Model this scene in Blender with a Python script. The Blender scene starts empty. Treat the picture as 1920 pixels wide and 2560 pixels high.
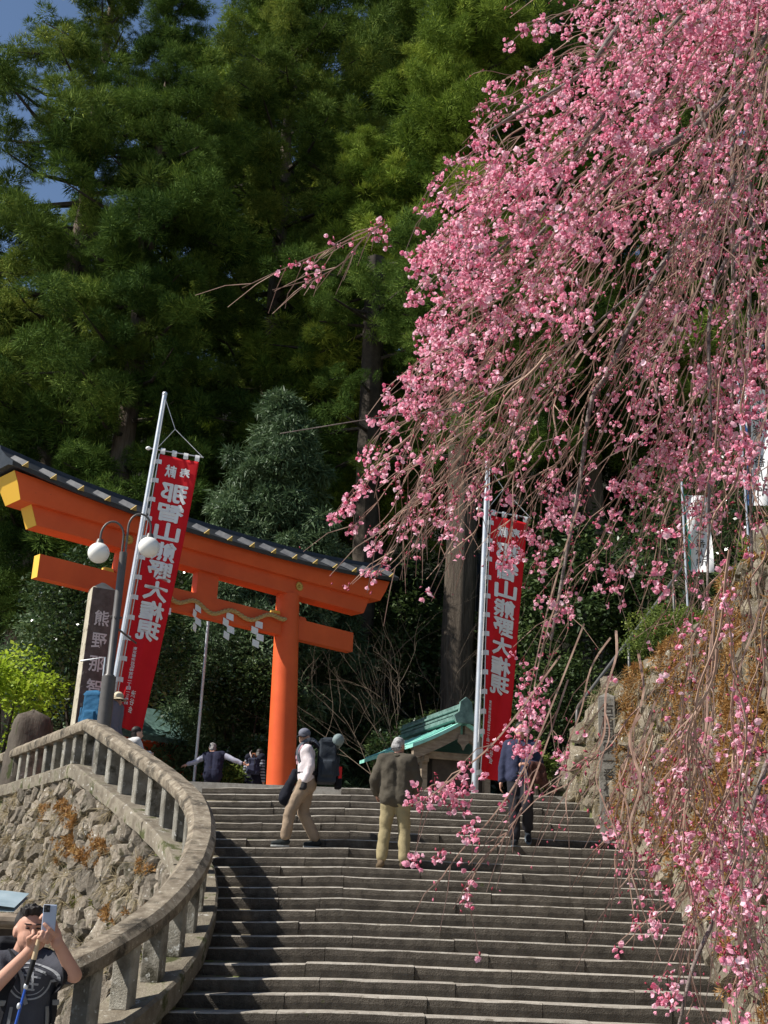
import bpy, bmesh, math, random
import numpy as np
from mathutils import Vector, Matrix, Euler
from mathutils.bvhtree import BVHTree

# ------------------------------------------------------------------ camera, sky, sun, exposure
sc = bpy.context.scene
COL = sc.collection
sc.render.resolution_x, sc.render.resolution_y = 768, 1024
FPX = 2941.0                                   # focal length in photograph pixels (1920 x 2560)
CAM = Vector((0.0, 0.0, 1.55))
cd = bpy.data.cameras.new('camera'); cam = bpy.data.objects.new('camera', cd); COL.objects.link(cam)
cd.sensor_fit = 'VERTICAL'; cd.sensor_height = 24.0; cd.lens = FPX / 2560 * 24.0
cd.clip_start = 0.1; cd.clip_end = 1500
RCAM = Matrix.Rotation(math.radians(90 + 19.1), 3, 'X') @ Matrix.Rotation(math.radians(2.3), 3, 'Z')
cam.matrix_world = Matrix.Translation(CAM) @ RCAM.to_4x4()
sc.camera = cam
try:
    cy = sc.cycles; cy.max_bounces = 5; cy.diffuse_bounces = 3; cy.glossy_bounces = 2; cy.transmission_bounces = 4; cy.transparent_max_bounces = 4
except Exception: pass

SUN_EL, SUN_AZ = math.radians(46), math.radians(14)     # azimuth: degrees from -X towards the camera side (-Y)
SD = Vector((-math.cos(SUN_EL) * math.cos(SUN_AZ), -math.cos(SUN_EL) * math.sin(SUN_AZ), math.sin(SUN_EL)))
w = bpy.data.worlds.new('World'); sc.world = w; w.use_nodes = True
nt = w.node_tree; bg = nt.nodes['Background']
sky = nt.nodes.new('ShaderNodeTexSky'); sky.sky_type = 'NISHITA'; sky.sun_disc = False
sky.sun_elevation = SUN_EL; sky.sun_rotation = math.atan2(SD.x, SD.y)
sky.air_density = 1.0; sky.dust_density = 0.3; sky.ozone_density = 2.0
nt.links.new(sky.outputs[0], bg.inputs[0]); bg.inputs[1].default_value = 0.075
sl = bpy.data.lights.new('sun', 'SUN'); sl.energy = 5.0; sl.angle = math.radians(0.53); sl.color = (1.0, 0.95, 0.87)
so = bpy.data.objects.new('sun', sl); COL.objects.link(so)
so.rotation_euler = SD.to_track_quat('Z', 'Y').to_euler(); so.location = SD * 60
sc.view_settings.view_transform = 'Standard'; sc.view_settings.look = 'None'
sc.view_settings.exposure = 0.62; sc.view_settings.gamma = 1.0

def at(px, py, Y):
    """photograph pixel + distance ahead -> point in the place"""
    d = RCAM @ Vector(((px - 960) / FPX, -(py - 1280) / FPX, -1.0))
    return CAM + d * (Y / d.y)

# ------------------------------------------------------------------ helpers
def tag(o, label=None, cat=None, group=None, kind=None):
    if label: o['label'] = label
    if cat: o['category'] = cat
    if group: o['group'] = group
    if kind: o['kind'] = kind
    return o

def link(name, me, mat=None, parent=None, smooth=False):
    o = bpy.data.objects.new(name, me); COL.objects.link(o)
    if mat is not None and len(me.materials) == 0: me.materials.append(mat)
    if smooth:
        me.polygons.foreach_set('use_smooth', np.ones(len(me.polygons), bool))
    if parent is not None: o.parent = parent
    return o

def empty(name, loc=(0, 0, 0), rz=0.0, label=None, cat=None, group=None):
    o = bpy.data.objects.new(name, None); COL.objects.link(o)
    o.location = loc; o.rotation_euler = (0, 0, rz); o.empty_display_size = 0.1
    return tag(o, label, cat, group)

def mesh_np(name, V, F, tint=None):
    """V (n,3), F (m,k) all faces with k corners"""
    V = np.asarray(V, np.float32); F = np.asarray(F, np.int32)
    me = bpy.data.meshes.new(name); m, k = F.shape
    me.vertices.add(len(V)); me.vertices.foreach_set('co', V.ravel())
    me.loops.add(m * k); me.loops.foreach_set('vertex_index', F.ravel())
    me.polygons.add(m); me.polygons.foreach_set('loop_start', np.arange(0, m * k, k, dtype=np.int32))
    me.update(calc_edges=True)
    if tint is not None:
        a = me.attributes.new('tint', 'FLOAT', 'FACE'); a.data.foreach_set('value', np.asarray(tint, np.float32))
    return me

class MB:
    """collects simple shapes into one mesh"""
    def __init__(s): s.v = []; s.f = []; s.mi = []; s.cur = 0
    def add(s, vs, fs):
        b = len(s.v); s.v += [tuple(v) for v in vs]; s.f += [tuple(i + b for i in f) for f in fs]
        s.mi += [s.cur] * len(fs); return s
    def box(s, c, size, rot=None, taper=1.0):
        hx, hy, hz = size[0] / 2, size[1] / 2, size[2] / 2
        vs = []
        for z, t in ((-hz, 1.0), (hz, taper)):
            for x, y in ((-hx, -hy), (hx, -hy), (hx, hy), (-hx, hy)): vs.append(Vector((x * t, y * t, z)))
        if rot is not None: vs = [rot @ v for v in vs]
        vs = [v + Vector(c) for v in vs]
        return s.add(vs, [(0, 3, 2, 1), (4, 5, 6, 7), (0, 1, 5, 4), (1, 2, 6, 5), (2, 3, 7, 6), (3, 0, 4, 7)])
    def cbox(s, c, size, rot=None, ch=0.012):
        """box with chamfered edges"""
        hx, hy, hz = size[0] / 2, size[1] / 2, size[2] / 2; ch = min(ch, hx * .9, hy * .9, hz * .9)
        bm = bmesh.new(); bmesh.ops.create_cube(bm, size=1.0)
        for v in bm.verts: v.co = Vector((v.co.x * 2 * hx, v.co.y * 2 * hy, v.co.z * 2 * hz))
        bmesh.ops.bevel(bm, geom=list(bm.edges), offset=ch, segments=1, affect='EDGES')
        bm.verts.index_update()
        vs = [v.co.copy() for v in bm.verts]; fs = [tuple(v.index for v in f.verts) for f in bm.faces]; bm.free()
        if rot is not None: vs = [rot @ v for v in vs]
        return s.add([v + Vector(c) for v in vs], fs)
    def tube(s, pts, rad, n=8, cap=True):
        pts = [Vector(p) for p in pts]
        if not hasattr(rad, '__len__'): rad = [rad] * len(pts)
        up = None; rings = []; b = len(s.v); vs = []; fs = []
        for i, p in enumerate(pts):
            t = (pts[min(i + 1, len(pts) - 1)] - pts[max(i - 1, 0)])
            if t.length < 1e-9: t = Vector((0, 0, 1))
            t.normalize()
            if up is None:
                up = t.orthogonal().normalized()
            else:
                up = (up - t * up.dot(t))
                up = up.normalized() if up.length > 1e-6 else t.orthogonal().normalized()
            sd = t.cross(up)
            for k in range(n):
                a = 2 * math.pi * k / n
                vs.append(p + (up * math.cos(a) + sd * math.sin(a)) * rad[i])
        for i in range(len(pts) - 1):
            for k in range(n):
                k2 = (k + 1) % n
                fs.append((i * n + k, i * n + k2, (i + 1) * n + k2, (i + 1) * n + k))
        if cap:
            fs.append(tuple(range(n))[::-1]); fs.append(tuple((len(pts) - 1) * n + k for k in range(n)))
        return s.add(vs, fs)
    def prism(s, poly, d, frame=None):
        """poly: list of (a,b); extruded by vector d along third axis; frame maps (a,b,c)->Vector"""
        n = len(poly); fr = frame or (lambda a, b, c: Vector((a, b, c)))
        vs = [fr(a, b, 0) for a, b in poly] + [fr(a, b, d) for a, b in poly]
        fs = [tuple(range(n))[::-1], tuple(range(n, 2 * n))] + [(i, (i + 1) % n, n + (i + 1) % n, n + i) for i in range(n)]
        return s.add(vs, fs)
    def ellip(s, c, r, rot=None, n=14, m=9):
        vs = []; fs = []
        for i in range(m + 1):
            th = math.pi * i / m
            for k in range(n):
                a = 2 * math.pi * k / n
                v = Vector((r[0] * math.sin(th) * math.cos(a), r[1] * math.sin(th) * math.sin(a), r[2] * math.cos(th)))
                if rot is not None: v = rot @ v
                vs.append(v + Vector(c))
        for i in range(m):
            for k in range(n):
                k2 = (k + 1) % n
                fs.append((i * n + k, (i + 1) * n + k, (i + 1) * n + k2, i * n + k2))
        return s.add(vs, fs)
    def grid(s, fn, nu, nv):
        vs = [fn(i / nu, j / nv) for j in range(nv + 1) for i in range(nu + 1)]
        fs = [(j * (nu + 1) + i, j * (nu + 1) + i + 1, (j + 1) * (nu + 1) + i + 1, (j + 1) * (nu + 1) + i) for j in range(nv) for i in range(nu)]
        return s.add(vs, fs)
    def mesh(s, name, fix=True):
        me = bpy.data.meshes.new(name); me.from_pydata(s.v, [], s.f)
        if fix:
            bm = bmesh.new(); bm.from_mesh(me)
            bmesh.ops.remove_doubles(bm, verts=bm.verts, dist=1e-6)
            bmesh.ops.recalc_face_normals(bm, faces=bm.faces); bm.to_mesh(me); bm.free()
        me.update(); return me
    def build(s, name, mat, parent=None, smooth=False, fix=True):
        return link(name, s.mesh(name, fix), mat, parent, smooth)

TMP = bpy.data.scenes.new('tmp_scene')        # small side scene: modifiers and text are evaluated here, then it is removed
def evaluated_mesh(o):
    TMP.collection.objects.link(o)
    with bpy.context.temp_override(scene=TMP, view_layer=TMP.view_layers[0]):
        dg = bpy.context.evaluated_depsgraph_get(); return bpy.data.meshes.new_from_object(o.evaluated_get(dg))

def smooth_angle(o, deg=40):
    me = o.data
    me.polygons.foreach_set('use_smooth', np.ones(len(me.polygons), bool))
    me.set_sharp_from_angle(angle=math.radians(deg)); return o

def catmull(P, n=8):
    P = [Vector(p) for p in P]; out = []
    for i in range(len(P) - 1):
        p0 = P[max(i - 1, 0)]; p1 = P[i]; p2 = P[i + 1]; p3 = P[min(i + 2, len(P) - 1)]
        for k in range(n):
            t = k / n
            out.append(0.5 * ((2 * p1) + (p2 - p0) * t + (2 * p0 - 5 * p1 + 4 * p2 - p3) * t * t + (3 * p1 - p0 - 3 * p2 + p3) * t ** 3))
    out.append(P[-1]); return out

# ------------------------------------------------------------------ materials (all procedural)
def _n(nt, t, **kw):
    n = nt.nodes.new(t)
    for k, v in kw.items(): setattr(n, k, v)
    return n

def pmat(name, c1, c2=None, scale=4.0, rough=0.8, bump=0.0, bscale=30.0, rnd=0.0, spots=None, sscale=3.0, sthr=0.55, swid=0.06,
         spots2=None, s2scale=6.0, s2thr=0.62, metallic=0.0, spec=0.3, stretch=(1, 1, 1), coord='Object', lo=0.35, hi=0.65, bdist=0.02):
    m = bpy.data.materials.new(name); m.use_nodes = True; nt = m.node_tree; b = nt.nodes['Principled BSDF']
    tc = _n(nt, 'ShaderNodeTexCoord'); mp = _n(nt, 'ShaderNodeMapping'); mp.inputs['Scale'].default_value = stretch
    nt.links.new(tc.outputs[coord], mp.inputs[0]); vec = mp.outputs[0]
    def noise(sc_, det=5.0, ro=0.6):
        n = _n(nt, 'ShaderNodeTexNoise'); n.inputs['Scale'].default_value = sc_; n.inputs['Detail'].default_value = det; n.inputs['Roughness'].default_value = ro
        nt.links.new(vec, n.inputs['Vector']); return n.outputs[0]
    def mix(fac, a, bb):
        x = _n(nt, 'ShaderNodeMix', data_type='RGBA')
        nt.links.new(fac, x.inputs[0])
        for s_, v in ((6, a), (7, bb)):
            if isinstance(v, tuple): x.inputs[s_].default_value = (*v, 1)
            else: nt.links.new(v, x.inputs[s_])
        return x.outputs[2]
    def step(v, lo_, hi_):
        r = _n(nt, 'ShaderNodeMapRange'); r.inputs[1].default_value = lo_; r.inputs[2].default_value = hi_; nt.links.new(v, r.inputs[0]); return r.outputs[0]
    col = c1
    if c2 is not None: col = mix(step(noise(scale), lo, hi), c1, c2)
    if spots is not None: col = mix(step(noise(sscale, 6), sthr, sthr + swid), col, spots)
    if spots2 is not None: col = mix(step(noise(s2scale, 6, .7), s2thr, s2thr + .05), col, spots2)
    if rnd:
        oi = _n(nt, 'ShaderNodeObjectInfo'); r = _n(nt, 'ShaderNodeMapRange'); r.inputs[3].default_value = 1 - rnd; r.inputs[4].default_value = 1 + rnd
        nt.links.new(oi.outputs['Random'], r.inputs[0])
        hs = _n(nt, 'ShaderNodeHueSaturation'); nt.links.new(r.outputs[0], hs.inputs['Value'])
        if isinstance(col, tuple): hs.inputs['Color'].default_value = (*col, 1)
        else: nt.links.new(col, hs.inputs['Color'])
        col = hs.outputs[0]
    if isinstance(col, tuple): b.inputs['Base Color'].default_value = (*col, 1)
    else: nt.links.new(col, b.inputs['Base Color'])
    b.inputs['Roughness'].default_value = rough; b.inputs['Metallic'].default_value = metallic
    b.inputs['Specular IOR Level'].default_value = spec
    if bump:
        bn = _n(nt, 'ShaderNodeBump'); bn.inputs['Strength'].default_value = bump; bn.inputs['Distance'].default_value = bdist
        nt.links.new(noise(bscale, 8, .65), bn.inputs['Height']); nt.links.new(bn.outputs[0], b.inputs['Normal'])
    return m

def leafmat(name, c1, c2, trans=0.35, rough=0.55, spec=0.25, c3=None, inst=False):
    """foliage / petals: colour from the per-face tint, some light through"""
    m = bpy.data.materials.new(name); m.use_nodes = True; nt = m.node_tree; b = nt.nodes['Principled BSDF']; out = nt.nodes['Material Output']
    a = _n(nt, 'ShaderNodeAttribute', attribute_name='tint')
    r = _n(nt, 'ShaderNodeValToRGB'); e = r.color_ramp.elements
    e[0].color = (*c1, 1); e[1].color = (*c2, 1)
    if c3 is not None:
        e[1].position = 0.6; x = r.color_ramp.elements.new(1.0); x.color = (*c3, 1)
    fac = a.outputs['Fac']
    if inst:                                   # bough tint (per instance) plus a little per-needle variation
        ai = _n(nt, 'ShaderNodeAttribute', attribute_name='ctint', attribute_type='INSTANCER'); ma = _n(nt, 'ShaderNodeMath', operation='MULTIPLY_ADD')
        nt.links.new(fac, ma.inputs[0]); ma.inputs[1].default_value = .45; nt.links.new(ai.outputs['Fac'], ma.inputs[2]); fac = ma.outputs[0]
    nt.links.new(fac, r.inputs[0]); nt.links.new(r.outputs[0], b.inputs['Base Color'])
    b.inputs['Roughness'].default_value = rough; b.inputs['Specular IOR Level'].default_value = spec
    t = _n(nt, 'ShaderNodeBsdfTranslucent'); nt.links.new(r.outputs[0], t.inputs[0])
    mx = _n(nt, 'ShaderNodeMixShader'); mx.inputs[0].default_value = trans
    nt.links.new(b.outputs[0], mx.inputs[1]); nt.links.new(t.outputs[0], mx.inputs[2]); nt.links.new(mx.outputs[0], out.inputs[0])
    return m

M = {}
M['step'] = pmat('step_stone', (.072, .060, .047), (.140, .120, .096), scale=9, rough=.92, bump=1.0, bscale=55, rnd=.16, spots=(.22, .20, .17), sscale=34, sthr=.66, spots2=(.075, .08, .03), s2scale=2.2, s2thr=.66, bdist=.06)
M['steplit_worn'] = pmat('step_stone_lit_worn_top', (.25, .22, .185), (.38, .35, .30), scale=7, rough=.9, bump=.5, bscale=45, rnd=.12, spots=(.16, .14, .11), sscale=5, sthr=.60)  # paler tread tops: sun highlight painted into the colour, along with wear
M['rail'] = pmat('rail_stone', (.145, .115, .082), (.30, .255, .19), scale=9, rough=.9, bump=.9, bscale=70, rnd=.10, spots=(.055, .046, .034), sscale=4, sthr=.52, swid=.14, spots2=(.44, .41, .35), s2scale=18, s2thr=.61)
M['post'] = pmat('post_stone', (.16, .145, .115), (.30, .285, .245), scale=5, rough=.9, bump=1, bscale=50, rnd=.22, spots=(.06, .055, .038), sscale=4, sthr=.53, swid=.12, spots2=(.46, .46, .43), s2scale=12, s2thr=.60)
M['kerb'] = pmat('kerb_stone', (.13, .108, .08), (.26, .23, .175), scale=4, rough=.92, bump=1, bscale=40, rnd=.15, spots=(.06, .065, .022), sscale=4, sthr=.54, swid=.1, spots2=(.46, .44, .40), s2scale=10, s2thr=.61)
M['rubble'] = pmat('rubble_stone', (.14, .115, .085), (.29, .25, .20), scale=5, rough=.95, bump=1, bscale=14, rnd=.38, spots=(.075, .065, .038), sscale=5, sthr=.52, swid=.1, spots2=(.48, .455, .40), s2scale=12, s2thr=.61, bdist=.06)
M['rubble2'] = pmat('sunny_rubble_stone', (.12, .098, .066), (.25, .215, .165), scale=5, rough=.95, bump=1, bscale=14, rnd=.34, spots=(.13, .105, .06), sscale=5, sthr=.53, swid=.1, spots2=(.60, .57, .50), s2scale=12, s2thr=.61, bdist=.06)
M['mortar'] = pmat('wall_soil', (.10, .085, .06), (.19, .165, .11), scale=6, rough=1, bump=1, bscale=20, spots=(.10, .115, .035), sscale=2.5, sthr=.55)
M['terrace'] = pmat('terrace_gravel', (.25, .23, .20), (.36, .34, .30), scale=12, rough=1, bump=.6, bscale=60)
M['ground'] = pmat('plaza_paving', (.17, .16, .145), (.26, .25, .23), scale=8, rough=.95, bump=.5, bscale=70)
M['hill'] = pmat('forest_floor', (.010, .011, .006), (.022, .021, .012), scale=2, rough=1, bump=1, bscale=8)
M['vermilion'] = pmat('vermilion_paint', (.74, .118, .030), (.64, .095, .025), scale=1.3, rough=.55, bump=.10, bscale=45, spec=.25, spots=(.40, .055, .02), sscale=9, sthr=.68, swid=.12)
M['yellow'] = pmat('yellow_paint', (.78, .45, .05), rough=.5)
M['roofblack'] = pmat('dark_copper_roof', (.020, .022, .026), (.035, .037, .042), scale=7, rough=.42, bump=.1, bscale=30, spec=.4)
M['batten'] = pmat('weathered_batten', (.07, .07, .075), (.14, .14, .14), scale=9, rough=.45, spec=.5)
M['gold'] = pmat('gilt_metal', (.62, .42, .11), rough=.42, metallic=.6)
M['cap'] = pmat('brass_cap', (.34, .24, .07), rough=.5, metallic=.3)
M['rope'] = pmat('straw_rope', (.42, .27, .10), (.55, .38, .16), scale=30, rough=.9, bump=.5, bscale=90)
M['paper'] = pmat('white_paper', (.80, .79, .77), rough=.8)
M['red'] = pmat('red_banner_cloth', (.62, .006, .012), (.56, .004, .010), scale=3, rough=.75, bump=.12, bscale=8)
M['whitecloth'] = pmat('white_cloth', (.78, .77, .76), (.70, .69, .68), scale=5, rough=.85, bump=.15, bscale=12)
M['pole'] = pmat('galvanised_pole', (.52, .54, .57), (.62, .64, .66), scale=6, rough=.38, metallic=.55, spec=.5)
M['lampmetal'] = pmat('lamp_brown_metal', (.075, .068, .062), (.10, .092, .085), scale=6, rough=.45, spec=.4)
M['globe'] = pmat('opal_globe', (.84, .82, .77), (.80, .78, .72), scale=3, rough=.28, spec=.45)
M['pillar'] = pmat('inscribed_pillar_stone', (.085, .062, .054), (.14, .108, .095), scale=6, rough=.9, bump=.5, bscale=60, spots=(.30, .27, .22), sscale=7, sthr=.66)
M['pillarside'] = pmat('sunlit_pillar_stone', (.34, .30, .22), (.46, .42, .33), scale=6, rough=.92, bump=.6, bscale=50, spots=(.16, .14, .10), sscale=8, sthr=.6)  # paler copy for the side faces: sunlight painted into the stone colour
M['pillar2'] = pmat('grey_pillar_stone', (.13, .12, .10), (.22, .205, .18), scale=7, rough=.92, bump=.6, bscale=50, spots=(.12, .11, .09), sscale=6, sthr=.56)
M['letterwhite'] = pmat('pale_lettering', (.60, .54, .52), rough=.9)
M['letterdark'] = pmat('cut_shadow_lettering', (.035, .03, .025), rough=.95)  # flat raised glyphs; the dark colour paints the shadow inside cut characters
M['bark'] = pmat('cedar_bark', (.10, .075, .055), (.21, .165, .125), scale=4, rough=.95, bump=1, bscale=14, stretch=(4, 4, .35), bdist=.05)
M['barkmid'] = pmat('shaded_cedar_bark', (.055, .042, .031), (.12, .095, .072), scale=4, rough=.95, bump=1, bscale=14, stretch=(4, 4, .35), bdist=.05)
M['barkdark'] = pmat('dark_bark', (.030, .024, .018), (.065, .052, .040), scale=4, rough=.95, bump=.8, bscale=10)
M['boulder'] = pmat('dark_standing_stone', (.055, .045, .035), (.12, .10, .08), scale=3, rough=.95, bump=1, bscale=12, stretch=(2, 2, .6), spots=(.05, .06, .02), sscale=3, sthr=.6, spots2=(.30, .28, .24), s2scale=14, s2thr=.70)
M['copper'] = pmat('green_copper_roof', (.20, .50, .42), (.28, .60, .52), scale=5, rough=.5, spots=(.12, .30, .26), sscale=5, sthr=.62)
M['copperdark'] = pmat('aged_copper_ridge', (.075, .135, .12), (.16, .27, .24), scale=8, rough=.5)
M['wood'] = pmat('weathered_wood', (.16, .12, .085), (.27, .215, .16), scale=5, rough=.85, bump=.3, bscale=30, stretch=(1, 1, 4))
M['wooddark'] = pmat('dark_wood', (.035, .026, .020), (.06, .046, .036), scale=5, rough=.8)
M['hutroof'] = pmat('pale_blue_roof_sheet', (.24, .32, .36), (.34, .42, .46), scale=4, rough=.3, spec=.5)
M['handrail'] = pmat('grey_steel_rail', (.115, .11, .105), rough=.45, metallic=.3)
L_ = leafmat
M['cedar1'] = L_('cedar_leaf_deep', (.030, .062, .014), (.130, .190, .036), .15, rough=.85, spec=.06, c3=(.33, .36, .07), inst=True)
M['cedar2'] = L_('cedar_leaf_lime', (.050, .095, .016), (.185, .26, .038), .17, rough=.85, spec=.06, c3=(.38, .43, .07), inst=True)
M['cedar3'] = L_('cedar_leaf_bluegreen', (.028, .060, .014), (.112, .178, .033), .15, rough=.85, spec=.06, c3=(.27, .33, .065), inst=True)
M['darkleaf'] = L_('dim_evergreen_leaf', (.020, .040, .014), (.055, .090, .026), .25, c3=(.10, .14, .04))
M['cypress'] = L_('cypress_leaf_greygreen', (.034, .064, .028), (.085, .135, .060), .22, c3=(.16, .22, .11))
M['camellia'] = L_('glossy_evergreen_leaf', (.016, .036, .012), (.050, .085, .024), .18, rough=.3, spec=.6, c3=(.13, .17, .06))
M['lime'] = L_('fresh_lime_leaf', (.20, .30, .02), (.36, .48, .04), .45, c3=(.48, .56, .09))
M['bushleaf'] = L_('bush_leaf', (.06, .10, .02), (.14, .19, .04), .35, c3=(.24, .28, .06))
M['fern'] = L_('rusty_fern', (.18, .082, .022), (.34, .175, .055), .30, c3=(.46, .31, .12))
M['drygrass'] = L_('dry_grass', (.20, .15, .08), (.36, .29, .17), .3, c3=(.46, .40, .26))
M['mossleaf'] = L_('wall_moss', (.06, .07, .012), (.13, .14, .02), .25, c3=(.22, .22, .04))
M['petal'] = L_('cherry_petal', (.78, .20, .34), (.93, .50, .62), .47, rough=.6, c3=(.98, .76, .83))
M['bud'] = L_('cherry_bud', (.26, .028, .045), (.46, .085, .13), .25, c3=(.66, .22, .30))
M['twig'] = pmat('cherry_twig', (.22, .125, .095), (.40, .27, .20), scale=14, rough=.8)
M['cherrybark'] = pmat('cherry_bark', (.11, .085, .075), (.23, .19, .17), scale=8, rough=.8, bump=.5, bscale=30, stretch=(1, 1, 3))
M['bare'] = pmat('bare_twig', (.10, .072, .05), (.17, .13, .095), scale=6, rough=.9)
M['skin'] = pmat('skin', (.52, .285, .205), (.47, .25, .175), scale=9, rough=.55)
M['skin2'] = pmat('skin_pale', (.58, .36, .27), (.54, .32, .235), scale=9, rough=.55)
M['hairblack'] = pmat('black_hair', (.012, .010, .010), (.03, .025, .022), scale=30, rough=.5, bump=.5, bscale=60, stretch=(1, 1, .3))
M['hairgrey'] = pmat('grey_hair', (.20, .195, .19), (.46, .45, .44), scale=26, rough=.7, bump=.6, bscale=60)
M['dark'] = pmat('near_black', (.010, .010, .011), rough=.6)
def cloth(name, c, c2=None, sc_=4): return pmat(name, c, c2 or tuple(x * .8 for x in c), scale=sc_, rough=.9, bump=.5, bscale=9, spec=.15, bdist=.03)
# ------------------------------------------------------------------ the setting
G = -0.115                                   # plaza level
TZ = 3.53                                    # terrace level
SY0, SZ0, RUN, RISE = 12.15, 0.695, 0.342, 0.135
def zstair(y): return max(G, min(TZ, SZ0 + (y - SY0) * RISE / RUN))

def ground_sheet():
    n = 40
    V = []; 
    xs = np.concatenate([np.linspace(-400, -20, 8), np.linspace(-16, 16, 17), np.linspace(20, 400, 8)])
    ys = np.concatenate([np.linspace(-200, -10, 6), np.linspace(-6, 60, 23), np.linspace(80, 600, 8)])
    V = [(x, y, G) for y in ys for x in xs]; nx = len(xs)
    F = [(j * nx + i, j * nx + i + 1, (j + 1) * nx + i + 1, (j + 1) * nx + i) for j in range(len(ys) - 1) for i in range(nx - 1)]
    return mesh_np('ground', V, F)
tag(link('ground', ground_sheet(), M['ground']), kind='structure')

# --- plan curve of the left balustrade
CP = [(-11.0, 30.0), (-7.5, 24.4), (-4.62, 19.35)]
CPL = [(-4.62, 19.35), (-3.98, 18.4), (-3.3, 17.38), (-2.75, 16.5), (-2.30, 15.6), (-2.03, 14.6), (-1.93, 13.6), (-1.97, 12.75), (-2.16, 11.85), (-2.62, 10.85), (-3.25, 10.15), (-4.0, 9.7)]
pl = [Vector((x, y, 0)) for x, y in CP[:-1]]
dense = []
for a, b in zip(CP[:-1], CP[1:]):
    for k in range(40):
        t = k / 40; dense.append(Vector((a[0] + (b[0] - a[0]) * t, a[1] + (b[1] - a[1]) * t, 0)))
S_CORNER_I = len(dense)
dense += [Vector((p.x, p.y, 0)) for p in catmull([(x, y, 0) for x, y in CPL], 24)]
cum = [0.0]
for a, b in zip(dense[:-1], dense[1:]): cum.append(cum[-1] + (b - a).length)
cum = np.array(cum); DX = np.array([p.x for p in dense]); DY = np.array([p.y for p in dense])
SC = cum[S_CORNER_I]; SL = cum[-1]
def plan(s): return Vector((np.interp(s, cum, DX), np.interp(s, cum, DY), 0))
def ptan(s):
    t = plan(min(s + .06, SL)) - plan(max(s - .06, 0)); t.z = 0; return t.normalized()
def pnorm(s):                                # towards the open left side of the wall
    t = ptan(s); return Vector((t.y, -t.x, 0))
def zs_s(s): return zstair(plan(s).y)
def left_x(y):                               # x of the stair's left end at distance y
    m = np.arange(len(dense)) >= S_CORNER_I
    yy = DY[m][::-1]; xx = DX[m][::-1]
    return float(np.interp(y, yy, xx))
RW = [(2.95, 20.6), (3.10, 19.6), (3.66, 17.4), (3.76, 15.9), (3.80, 14.65), (3.68, 13.2), (3.55, 12.2), (3.48, 10.4), (3.5, 8.2), (3.7, 6.0), (4.2, 3.0)]
def right_x(y):
    a = sorted([(q, p) for p, q in RW]); return float(np.interp(y, [v[0] for v in a], [v[1] for v in a]))

# --- terrace slab and hillside
def terrace():
    left = [plan(s) for s in np.linspace(SC * .02, SC, 20)]
    b = MB()
    poly = [(-40, 60)] + [(p.x + .12, p.y + .05) for p in left] + [(-4.4, 19.33), (3.2, 19.33), (3.2, 20.6), (9, 20.6), (40, 24), (40, 60)]
    b.prism([(x, y) for x, y in poly], -4.5, lambda a, c, z: Vector((a, c, TZ + z)))
    return b
tag(terrace().build('terrace', M['terrace']), kind='structure')

def hillside():
    rng = np.random.default_rng(3); nx, ny = 60, 40
    xs = np.linspace(-75, 75, nx); ys = np.linspace(31, 130, ny)
    V = []
    for y in ys:
        for x in xs:
            z = TZ - .3 + max(0, y - 33) * .62 + 1.2 * math.sin(x * .21 + y * .13) * min(1, max(0, (y - 33) / 8)) + max(0, x - 7) * .12
            V.append((x, y, z))
    F = [(j * nx + i, j * nx + i + 1, (j + 1) * nx + i + 1, (j + 1) * nx + i) for j in range(ny - 1) for i in range(nx - 1)]
    return mesh_np('hill', V, F)
tag(link('hill', hillside(), M['hill'], smooth=True), kind='structure')

# --- stone staircase: each step is a row of cut blocks
stairs = MB()
prof = [(9.2, G - .3), (9.9, G - .02)] + [(SY0 - 27 * 0 + 0, 0)] * 0
stair_root = MB().box((0.9, 14.5, -.35), (4.4, 9.0, .3)).build('staircase', M['mortar']); tag(stair_root, kind='structure')
def core():
    b = MB(); ys = np.linspace(10.3, 20.2, 24)
    def fn(u, v):
        y = 10.3 + v * 9.9; xl = left_x(y) - .02 if y < 19.3 else -4.5; xr = right_x(y) + .35
        z = SZ0 + (y - SY0) * RISE / RUN - .17
        return Vector((xl + (xr - xl) * u, y, min(z, TZ - .2)))
    return b.grid(fn, 6, 24)
core().build('stair_bed', M['mortar'], stair_root)
rs = random.Random(11)
def zsag(x): return -.036 * max(0.0, -.35 - x)
def step_block(x0, x1, y, z, jit):
    """one cut block: rough riser, worn top edge"""
    n = max(3, int((x1 - x0) / .22)); vs = []; fs = []
    dz = rs.uniform(-.007, .007); dy = rs.uniform(-.012, .012); tw = rs.uniform(-.005, .005)
    for i in range(n + 1):
        t = i / n; x = x0 + (x1 - x0) * t
        e = .010 if 0 < i < n else .004
        jz = rs.uniform(-e, e) * .5; jy = rs.uniform(-.008, .008); zz = z + dz + tw * (t - .5) + zsag(x)
        yy = y + dy + jy
        ch = .007 + rs.uniform(0, .010)
        vs += [(x, yy + .012, zz - RISE - .035), (x, yy - .004, zz - RISE * .55), (x, yy, zz - ch + jz), (x, yy + ch * .9, zz + jz), (x, yy + .20, zz + jz * .3), (x, yy + RUN + .06, zz - .004)]
    k = 6
    for i in range(n):
        for j in range(k - 1): fs.append((i * k + j, (i + 1) * k + j, (i + 1) * k + j + 1, i * k + j + 1))
    fs.append((0, 1, 2, 3, 4, 5)); fs.append(tuple(n * k + j for j in range(k))[::-1])
    return MB().add(vs, fs)
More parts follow.
